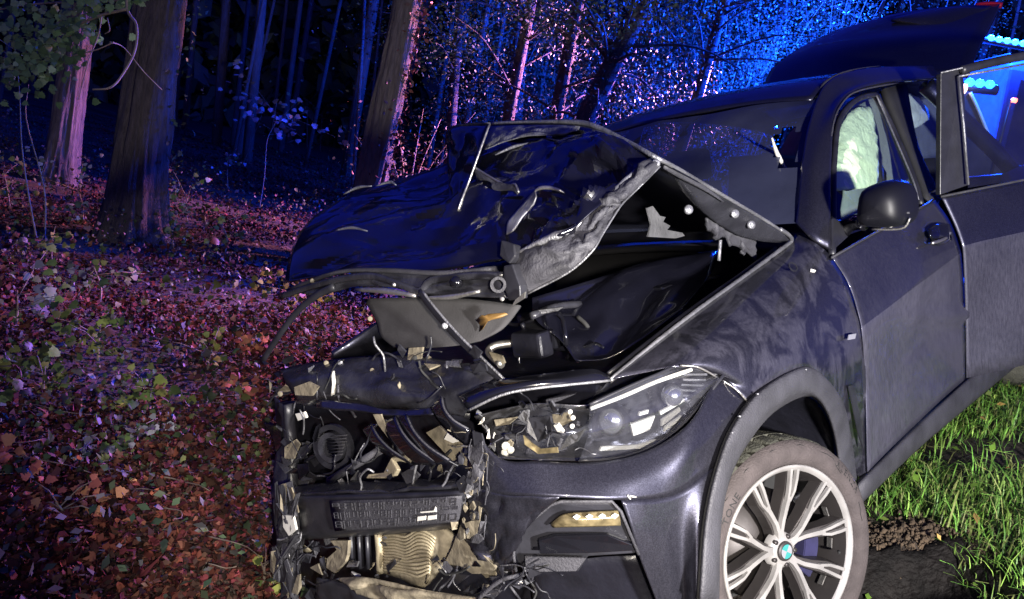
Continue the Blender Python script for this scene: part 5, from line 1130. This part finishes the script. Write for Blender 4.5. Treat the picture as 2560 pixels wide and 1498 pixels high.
tree('tree', 'thin bright blue stem between the first two slim trunks', (1255, 60), (1208, 300), 12, 19, 'bark_pale', crown=2400, seed=16)

# bushes behind the car
def bush(px, py, d, label, n, rad, h, pal=GREENS, ls=.06):
    b = W(px, py, d); b[2] = zt(b[0], b[1]); root = empty('bush', tuple(b)); tag(root, label, 'bush', 'bushes behind the wreck')
    cen = []
    for k in range(12):
        a = random.uniform(0, 6.28); e = np.array([math.cos(a) * rad * random.uniform(.3, 1), math.sin(a) * rad * random.uniform(.3, 1), h * random.uniform(.55, 1.05)])
        P = crom([np.zeros(3), e * [.25, .25, .55], e], 5); Vb, Fb = tube_vf(P, np.linspace(.018, .004, len(P)), 5); obj('stem', Vb, Fb, 'twig', root)
        per = n // 12; i = rng.integers(4, len(P), per); cen.append(P[i] + rng.normal(0, .22, (per, 3)))
    cen = np.concatenate(cen); V, F = leaf_quads(cen, rng.uniform(.5, 1.3, len(cen)) * ls, .35)
    obj('foliage', V, F, 'leaf', root, False, col=tint(len(cen), pal))
bl = [(1050, 11.5, 'sparse bush with bare twigs right beside the ivy-clad trunk', 900, 2.2), (1230, 15.5, 'dark leafy bush under the slim trunks', 2200, 3.6), (1400, 17, 'leafy bush behind the lavender-edged trunk', 2600, 3.8), (1560, 15.5, 'dense small-leaved bush right of the leaning trunk', 3400, 3.9),
      (1680, 15.5, 'tangled brown-leaved bush above the windscreen', 3600, 3.8), (1800, 16.5, 'dense bush behind the two blue-lit stems', 3600, 4.6), (1880, 17.5, 'tall blue-lit bush beside the tailgate', 4200, 6.2), (2050, 18, 'tall bush behind the raised tailgate', 4200, 7.0), (1680, 19, 'tall blue foliage high behind the windscreen bush', 4200, 6.8), (2300, 19, 'bright blue-lit bush under the emergency lights', 4200, 7.5)]
for i, (px, d, lb, n, h) in enumerate(bl): bush(px, 300, d, lb, int(n * 1.8), 1.6, h, GREENS + ([AUTUMN[3], AUTUMN[5]] if i in (0, 4) else []), .058)

# far wood, one mass
mb = MB()
for k in range(70):
    x, y = random.uniform(-26, 22), random.uniform(21, 42); z = float(zt(x, y)); r = random.uniform(.05, .17); ln = random.uniform(-.06, .10)
    mb.add(*tube_vf([(x, y, z - .2), (x + ln * 6, y, z + 6), (x + ln * 13, y, z + 13)], [r, r * .8, r * .4], 7))
ft = tag(mb.build('far_wood', 'bark_pale', None), kind='stuff')
n = 22000
cen = np.stack([rng.uniform(-30, 24, n), rng.uniform(20, 40, n), rng.uniform(.2, 11, n) ** 1.0], 1)
cl = np.sin(cen[:, 0] * 1.3 + cen[:, 2]) + np.sin(cen[:, 1] * 1.1 - cen[:, 2] * 1.7) + rng.normal(0, .8, n)
cen = cen[(cl > .2) & (cen[:, 0] > -6 + rng.normal(0, 3, n))]; V, F = leaf_quads(cen, rng.uniform(.10, .24, len(cen)), .4)
tag(obj('far_foliage', V, F, 'leaf', None, False, col=tint(len(cen), GREENS)), kind='stuff')

n = 70000
cen = np.stack([rng.uniform(-60, 60, n), rng.uniform(44, 62, n), rng.uniform(-1, 21, n)], 1); V, F = leaf_quads(cen, rng.uniform(.6, 1.8, n), .2)
tag(obj('far_thicket', V, F, 'leaf', None, False, col=tint(n, GREENS)), kind='stuff')
# ------------------------------------------------------------------ overhanging branch at top left
ob = empty('overhanging_branch', tuple(W(318, -60, 4.0))); tag(ob, 'bare curling branch with pale green leaves hanging in at the top left', 'branch')
o0 = W(318, -60, 4.0); mb = MB()
def br(pts, r0, r1, d=4.0):
    P = crom([W(px, py, d + dz) - o0 for px, py, dz in pts], 5); mb.add(*tube_vf(P, np.linspace(r0, r1, len(P)), 6)); return P
br([(318, -60, 0), (319, 25, 0), (341, 64, -.05), (337, 127, -.1), (305, 188, -.15), (275, 219, -.2), (231, 224, -.22)], .008, .004)
pb = [br([(320, 22, 0), (254, 38, .05), (203, 58, .1), (168, 76, .1), (110, 110, .2), (60, 150, .3), (20, 210, .3)], .008, .003),
      br([(254, 38, .05), (245, 90, .1), (222, 150, .1), (196, 250, .1)], .004, .002), br([(300, 0, .1), (200, 5, .2), (90, 10, .3), (-40, 30, .4)], .007, .004),
      br([(203, 58, .1), (150, 120, .15), (100, 170, .2)], .004, .002), br([(268, 45, 0), (274, 75, 0), (262, 85, 0)], .003, .002), br([(275, 105, 0), (310, 120, .1), (360, 180, .2), (405, 225, .3)], .003, .002), br([(285, 105, 0), (240, 125, 0), (180, 140, 0)], .003, .002)]
mb.build('branch', 'twig', ob)
cen = np.concatenate([P[rng.integers(0, len(P), 90)] + rng.normal(0, .06, (90, 3)) for P in (pb[0][8:], pb[2], pb[3])] + [np.stack([W(px, py, 4.1) - o0 for px, py in zip(rng.uniform(0, 190, 190), rng.normal(110, 55, 190))]) + rng.normal(0, .05, (190, 3)), np.stack([W(px, py, 4.0) - o0 for px, py in zip(rng.uniform(150, 360, 60), rng.uniform(-30, 14, 60))])])
V, F = maple_leaves(cen, .042, .3, toward=(.3, -1, .3)); V = np.array(V); nleaf = len(cen)
obj('foliage', V, np.array(F), 'leaf', ob, False, col=tint(nleaf, [(.10, .17, .06), (.07, .13, .05), (.14, .20, .10)], per=len(MAPLE) + 1))

# ------------------------------------------------------------------ saplings and seedlings
def sapling(px, py, label, stem, nleaf, ls, pal, leaf_at=(.4, 1.0), spread=.10, name='sapling', cat='sapling', group='saplings and seedlings on the leaf litter', d=None, twigs=5):
    b = ground_at(px, py) if d is None else W(px, py, d); root = empty(name, tuple(b)); tag(root, label, cat, group)
    dep = float(np.dot(b - CAM, _fw)); P = crom([W(sx, sy, dep + dz) - b for sx, sy, dz in stem], 5)
    mb = MB(); mb.add(*tube_vf(P, np.linspace(.010, .003, len(P)), 6)); cen = []
    for k in range(twigs):
        q = P[int(len(P) * random.uniform(*leaf_at)) - 1]; e = q + np.array([random.gauss(0, 1), random.gauss(0, 1), random.gauss(.2, .5)]) * spread * 1.3
        mb.add(*tube_vf([q, (q + e) / 2 + [0, 0, .02], e], [.003, .0025, .0015], 5)); cen += [q + (e - q) * random.uniform(.4, 1.1) + np.array([random.gauss(0, .25) * spread for _ in range(3)]) for _ in range(max(1, nleaf // twigs))]
    mb.build('stem', 'twig', root)
    V, F = maple_leaves(cen, ls * .95, .5, toward=(.1, -.8, .7)); obj('foliage', np.array(V), np.array(F), 'leaf', root, False, col=tint(len(cen), pal, per=len(MAPLE) + 1))
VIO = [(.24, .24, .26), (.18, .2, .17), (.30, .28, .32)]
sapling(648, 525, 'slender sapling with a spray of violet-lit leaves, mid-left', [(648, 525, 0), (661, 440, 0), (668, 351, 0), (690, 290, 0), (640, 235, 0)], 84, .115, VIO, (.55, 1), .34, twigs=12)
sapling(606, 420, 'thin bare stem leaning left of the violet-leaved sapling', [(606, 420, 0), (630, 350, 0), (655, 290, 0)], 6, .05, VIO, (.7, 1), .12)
sapling(768, 390, 'twiggy seedling in the dark right of the violet-leaved sapling', [(768, 390, 0), (768, 320, 0), (770, 255, 0)], 16, .06, GREENS, (.5, 1), .18)
sapling(800, 380, 'fine seedling nearest the ivy-clad trunk', [(800, 380, 0), (803, 330, 0), (806, 280, 0)], 12, .05, GREENS, (.5, 1), .15)
sapling(97, 625, 'pair of tall thin curving stems at the left edge, the front one', [(97, 625, 0), (70, 480, 0), (54, 356, 0), (48, 220, 0), (30, 60, 0)], 6, .05, GREENS, (.8, 1), .15)
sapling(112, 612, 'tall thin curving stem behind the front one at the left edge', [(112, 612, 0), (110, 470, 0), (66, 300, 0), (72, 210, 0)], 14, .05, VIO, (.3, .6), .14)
seeds = [(110, 1010, 'large seedling with broad green and violet leaves near the left edge', 34, .085, .19), (245, 905, 'upright seedling with ragged green leaves above the large one', 16, .07, .13), (130, 660, 'yellow-green seedling at the foot of the thin curving stems', 12, .075, .14), (435, 625, 'yellow-green seedling at the foot of the thick trunk', 14, .08, .17), (300, 1150, 'small pale-leaved seedling in the middle of the leaf litter', 12, .055, .09), (520, 925, 'small yellow-leaved seedling left of the wreck', 12, .055, .10), (610, 890, 'reddish seedling right against the wreck', 14, .055, .10), (40, 820, 'dark leafy seedling at the left edge above the large one', 18, .08, .18), (25, 520, 'green seedling in the dark at the upper left edge', 14, .07, .18), (760, 800, 'yellow-leaved seedling seen through the torn bonnet frame', 30, .055, .14), (205, 560, 'dark seedling between the two left trunks', 16, .08, .2), (570, 480, 'violet-lit seedling on the slope behind', 14, .07, .2), (470, 560, 'grey-leaved seedling right of the thick trunk', 16, .07, .18), (560, 640, 'low green seedling midway up the leaf slope', 16, .06, .16), (350, 990, 'tiny bright green seedling in the open litter', 6, .05, .06), (655, 1460, 'small bright green seedling under the torn corner of the wreck', 10, .05, .06), (590, 1020, 'orange-leaved seedling close to the shattered corner', 10, .05, .08), (20, 1180, 'pinkish seedling at the lower left edge', 14, .06, .12), (155, 1310, 'red-leaved seedling in the lower left corner', 12, .05, .09), (250, 760, 'dim seedling in the shade left of the wreck', 14, .06, .14)]
for i, (px, py, lb, n, ls, sp) in enumerate(seeds):
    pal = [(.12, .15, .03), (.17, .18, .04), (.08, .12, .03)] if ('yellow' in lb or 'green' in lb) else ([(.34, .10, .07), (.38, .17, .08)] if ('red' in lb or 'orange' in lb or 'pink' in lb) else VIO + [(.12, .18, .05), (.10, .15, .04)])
    hgt = 72 if sp > .12 else 42
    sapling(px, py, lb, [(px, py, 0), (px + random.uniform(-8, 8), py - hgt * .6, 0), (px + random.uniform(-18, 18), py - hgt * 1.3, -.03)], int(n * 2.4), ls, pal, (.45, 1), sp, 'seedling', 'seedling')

# ------------------------------------------------------------------ leaf litter, twigs, grass
def fan(n, a0, a1, r0, r1, pw=1.0):
    a = rng.uniform(a0, a1, n); r = r0 * (r1 / r0) ** (rng.uniform(0, 1, n) ** pw); return r * np.sin(a), r * np.cos(a)
x, y = fan(210000, math.radians(-44), math.radians(14), 1.5, 34)
k = (x < .55 + .1 * np.sin(y * 3)); x, y = x[k], y[k]
cl = np.sin(x * 3.1 + 1.3 * np.sin(y * 2.2)) + np.sin(y * 2.7 + x) + rng.normal(0, .9, len(x)); k = cl > -.9; x, y = x[k], y[k]
cen = np.stack([x, y, zt(x, y) + rng.uniform(.0, .045, len(x))], 1); sz = rng.gamma(4, .0065, len(x)) * (1 + .05 * y) + .006
sz = np.minimum(sz, .045 + .004 * y); V, F = leaf_quads(cen, sz, .3)
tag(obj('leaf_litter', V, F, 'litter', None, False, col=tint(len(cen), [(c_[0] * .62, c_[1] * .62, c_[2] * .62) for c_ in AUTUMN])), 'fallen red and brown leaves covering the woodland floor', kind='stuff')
x, y = fan(15000, math.radians(-44), math.radians(14), 1.5, 7.5)
k = (x < .5) & (np.sin(x * 3.1 + 1.3 * np.sin(y * 2.2)) + np.sin(y * 2.7 + x) + rng.normal(0, .7, len(x)) > -.5); x, y = x[k], y[k]
V, F = shaped_leaves(np.stack([x, y, zt(x, y) + rng.uniform(.015, .06, len(x))], 1), rng.gamma(7, .0042, len(x)), 1.3, .3)
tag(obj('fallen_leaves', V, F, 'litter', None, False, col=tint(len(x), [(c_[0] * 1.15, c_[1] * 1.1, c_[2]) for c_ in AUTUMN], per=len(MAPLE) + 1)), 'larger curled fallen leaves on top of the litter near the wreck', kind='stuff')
x, y = fan(5000, math.radians(-44), math.radians(6), 2.0, 22)
cen = np.stack([x, y, zt(x, y) + rng.uniform(.02, .16, len(x))], 1)[x < .3]
V, F = leaf_quads(cen, rng.uniform(.025, .06, len(cen)), .5)
tag(obj('ground_cover', V, F, 'leaf', None, False, col=tint(len(cen), GREENS)), 'low green ground cover between the fallen leaves', kind='stuff')
# low plants: many short leafy clumps that read as one cover
cc = []
cx_, cy_ = fan(680, math.radians(-44), math.radians(4), 2.6, 24)
for a, b in zip(cx_, cy_):
    if a > -.6 + .0 * b and b < 6: continue
    if math.hypot(a + 1.1, b - 2.6) < .9: continue
    kk = random.randint(10, 34); q = np.array([a, b, float(zt(a, b))]); sp = random.uniform(.06, .23) * (1 + .03 * b)
    cc.append(q + rng.normal(0, 1, (kk, 3)) * [sp, sp, sp * .5] + np.array([0, 0, sp * 1.1]))
cc = np.concatenate(cc); V, F = shaped_leaves(cc, rng.gamma(6, .0042, len(cc)) * (1 + .04 * cc[:, 1]), .9, .3)
tag(obj('undergrowth', V, F, 'leaf', None, False, col=tint(len(cc), [(.045, .06, .02), (.03, .05, .02), (.08, .085, .03), (.08, .07, .08), (.11, .04, .03), (.09, .035, .03)], per=len(MAPLE) + 1)), 'low leafy undergrowth spread over the woodland floor', kind='stuff')
mb = MB(); x, y = fan(110, math.radians(-42), math.radians(8), 2.6, 18)
for a, b in zip(x, y):
    t = random.uniform(-.6, .9); l = random.uniform(.04, .17) * (1 + .06 * b); z = float(zt(a, b)) + .03; P = [np.array([a, b, z])]
    for _ in range(4): t += random.gauss(0, .35); P.append(P[-1] + np.array([math.cos(t) * l * .5, math.sin(t) * l * .5, random.uniform(-.01, .025)]))
    mb.add(*tube_vf(crom(P, 2), np.linspace(.0035, .0015, 9), 5))
tag(mb.build('fallen_twigs', 'twig', None), 'thin fallen twigs scattered over the leaf litter', kind='stuff')
# near-black sheet laid in as painted shade beside the wheel
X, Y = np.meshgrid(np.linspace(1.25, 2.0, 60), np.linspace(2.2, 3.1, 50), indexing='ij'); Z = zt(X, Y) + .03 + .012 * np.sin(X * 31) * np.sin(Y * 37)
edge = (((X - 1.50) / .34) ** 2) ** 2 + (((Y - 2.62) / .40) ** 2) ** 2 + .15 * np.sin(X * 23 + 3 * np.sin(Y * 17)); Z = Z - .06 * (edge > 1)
V, F = gridmesh(np.stack([X, Y, Z], -1)); tag(obj('shade_sheet', V, F[:, ::-1].copy(), 'painted_shade'), kind='structure')
# grass on the bank
n = 125000
gx, gy = 1.0 + 4.0 * rng.uniform(0, 1, n) ** 1.2, 1.2 + 7.0 * rng.uniform(0, 1, n) ** 1.3
cl = np.sin(gx * 5.1 + 1.7 * np.sin(gy * 3.3)) + np.sin(gy * 4.2 - gx * 2.0) + rng.normal(0, .7, n)
hollow = np.exp(-((gx - 1.42) / .24) ** 2 - ((gy - 2.6) / .45) ** 2)
k = (cl > -.6) & (hollow < .35) & ~((gy < 3.15 + .08 * np.sin(gx * 9)) & (gy > 2.72) & (gx < 1.74)) & ~((gy < 2.75) & (gx < 1.68)); gx, gy = gx[k], gy[k]; n = len(gx)
h = rng.gamma(2.6, .018, n) + .022; a = rng.uniform(0, 6.28, n); ln = rng.uniform(.15, 1.4, n) * h; wd = rng.uniform(.0012, .0034, n)
dx, dy = np.cos(a), np.sin(a); z0 = zt(gx, gy) - .01
def gv(f, s, zf): return np.stack([gx + dx * ln * f - dy * wd * s, gy + dy * ln * f + dx * wd * s, z0 + h * zf], 1)
V = np.stack([gv(0, 1, 0), gv(0, -1, 0), gv(.28, -1, .6), gv(.28, 1, .6), gv(.7, .6, .92), gv(.7, -.6, .92), gv(1.15, 0, .95 - 0), gv(1.16, .1, .94)], 1).reshape(-1, 3)
i0 = np.arange(n)[:, None] * 8
F = np.concatenate([i0 + [0, 1, 2, 3], i0 + [3, 2, 5, 4], i0 + [4, 5, 6, 7]], 0)
tag(obj('grass', V, F, 'grass_blade', None, False, col=tint(n, [(.15, .33, .05), (.11, .26, .04), (.22, .37, .07), (.24, .28, .09)], per=8)), 'tufted green grass on the roadside bank', kind='stuff')
x, y = rng.uniform(1.3, 4.5, 900), rng.uniform(1.6, 7, 900); V, F = leaf_quads(np.stack([x, y, zt(x, y) + rng.uniform(.02, .12, 900)], 1), rng.uniform(.02, .05, 900), .5)
tag(obj('clover', V, F, 'leaf', None, False, col=tint(900, [(.12, .22, .03), (.18, .26, .05), (.3, .2, .06)])), 'small broad weeds among the grass of the bank', kind='stuff')
mb = MB()
for _ in range(3600):
    a, b = random.uniform(1.4, 2.1), random.gauss(3.08, .07); s = min(.02, random.expovariate(1 / .0035) + .002); z = float(zt(a, b))
    M3 = np.array([[random.gauss(0, 1) for _ in range(3)] for _ in range(3)]); q, _r = np.linalg.qr(M3)
    Vb, Fb = box_vf((0, 0, 0), (s * 1.5, s, s * .8), q); mb.add(Vb * np.array([[random.uniform(.5, 1.2)] for _ in range(8)]) + np.array([a, b, z + s * .3]), Fb)
pm('clod', (0.11, 0.075, 0.045), 0.95, 0, 0.6, 30, 0.5, 90)
tag(mb.build('soil_clods', 'clod', None, smooth=True), 'crumbled brown soil beside the front wheel', kind='stuff')

# ------------------------------------------------------------------ emergency vehicles on the road behind
def led_bar(parent, a, b, n, mat, r, hous='black_plastic'):
    a, b = np.asarray(a), np.asarray(b); ub = (b - a) / np.linalg.norm(b - a)
    V, F = tube_vf([a - ub * .05 - [0, 0, .03], b + ub * .05 - [0, 0, .03]], .05, 10, True, .9); bar_ = obj('light_bar', V, F, hous, parent)
    for k in range(n):
        p = a + (b - a) * (k + .5) / n + np.array([0, -.035, .01]); V, F = tube_vf([p - ub * r * 1.1, p - ub * r * .5, p + ub * r * .5, p + ub * r * 1.1], [r * .4, r, r, r * .4], 10); obj('lamp', V, F, mat, bar_)
    return bar_
fe0 = np.array([8.1, 13.6, float(zt(8.0, 13.6))]); fe = empty('fire_engine', tuple(fe0)); tag(fe, 'emergency truck with a row of blazing blue lamps above the open rear door', 'truck')
topz = W(2510, 107, 13.0)
hgt = topz[2] - fe0[2] - .06
def cab(w_, dpt, h_, fr_): # cab body with sloped windscreen, nose towards -y
    pr = [(0, .35), (0, h_ * .45), (.18, h_ * .92), (.35, h_), (dpt, h_), (dpt, .35)]
    V = [(s * w_ / 2, y_, z_) for s in (-1, 1) for y_, z_ in pr]; k = len(pr)
    F = [tuple(range(k)), tuple(range(2 * k - 1, k - 1, -1))] + [(i, i + k, (i + 1) % k + k, (i + 1) % k) for i in range(k)]
    return V, F
V, F = cab(2.3, 5.5, hgt, 0); obj('cab', V, F, 'interior_dark', fe, False, 0, .05)
obj('windscreen', [(-1.0, .0 - .01, hgt * .5), (1.0, -.01, hgt * .5), (.95, .15, hgt * .88), (-.95, .15, hgt * .88)], [(0, 1, 2, 3)], 'gloss_black', fe, False, .02)
for s in (-1, 1):
    V, F = tube_vf([(s * .9, 1.0, .5), (s * 1.14, 1.0, .5)], .5, 20); obj('wheel', V, F, 'rubber_dark', fe)
    V, F = tube_vf([(s * .85, -.03, .85), (s * .85, .05, .85)], .12, 14); obj('headlamp', V, F, 'reflector', fe)
a = W(2464, 96, 13.0) - fe0; b = W(2664, 131, 13.0) - fe0
led_bar(fe, a, b, 10, 'lamp_blue', .046)
for px in (2490, 2580): lamp('beacon_and_fill_lamp', 'POINT', tuple(W(px, 100, 12.7) + np.array([0, .3, .7])), 9000, (.004, .055, 1.0), .12)
lamp('beacon_and_fill_lamp', 'POINT', tuple(W(2150, 160, 14.5)), 13000, (.004, .055, 1.0), .12)  # extra unseen lamp, added to brighten the middle foliage in blue
# flood lamp on the truck's mast shining into the wood
lamp('mast_lamp', 'SPOT', (4.3, 15.7, 3.7), 24000, (1.0, .34, .55), .10, (-6.3, 8.8, -.4), 48, .5)

# unseen pink lamp added behind the wreck to brighten the leaf litter
lamp('pink_fill_lamp', 'SPOT', (0.9, 7.9, 2.1), 1900, (1.0, .38, .42), .06, (-2.7, 4.9, -.1), 74, .7)
pc0 = W(2430, 205, 8.0); pcz = float(zt(4.6, 8.2)); pc = empty('patrol_car', (pc0[0], pc0[1], pcz)); tag(pc, 'patrol car with a blue roof light, seen through the open rear door window', 'car')
rt = pc0[2] - pcz - .08
pr = [(-1.6, .3), (-1.7, .95), (-1.2, 1.0), (-.9, rt), (.02, rt), (.40, rt - .52), (.62, rt - .60), (1.35, rt - .72), (1.45, .3)]
V = [(x_, y_, z_) for y_ in (0, 1.75) for x_, z_ in pr]; k = len(pr)
obj('body', V, [tuple(range(k)), tuple(range(2 * k - 1, k - 1, -1))] + [(i, i + k, (i + 1) % k + k, (i + 1) % k) for i in range(k)], 'interior_dark', pc, False, 0, .03)
V, F = tube_vf(crom([(.0, -.02, rt - .02), (.12, -.02, rt - .17), (.30, -.02, rt - .42), (.36, -.02, rt - .52), (.44, -.02, rt - .57), (.62, -.02, rt - .62), (1.3, -.02, rt - .72)], 4), .016, 8); obj('edge_stripe', V, F, 'stripe', pc)
led_bar(pc, (-.06, .05, rt + .06), (.22, .05, rt + .08), 3, 'lamp_blue', .040)
V, F = tube_vf([(-.11, -.03, rt + .0), (-.06, -.03, rt + .0)], .045, 10); obj('amber_lamp', V, F, 'lamp_amber', pc)
q = W(2530, 250, 7.9) - np.array([pc0[0], pc0[1], pcz]); V, F = tube_vf([q, q + [.04, 0, 0]], .022, 10); obj('red_lamp', V, F, 'lamp_red', pc)
V, F = tube_vf([q + [0, .02, 0], (q[0] + .02, q[1] + .05, rt - .75)], .012, 6); obj('lamp_post', V, F, 'black_plastic', pc)
lamp('roof_lamp', 'POINT', tuple(pc0 + np.array([.1, -.25, .15])), 60, (.02, .2, 1.0), .05)
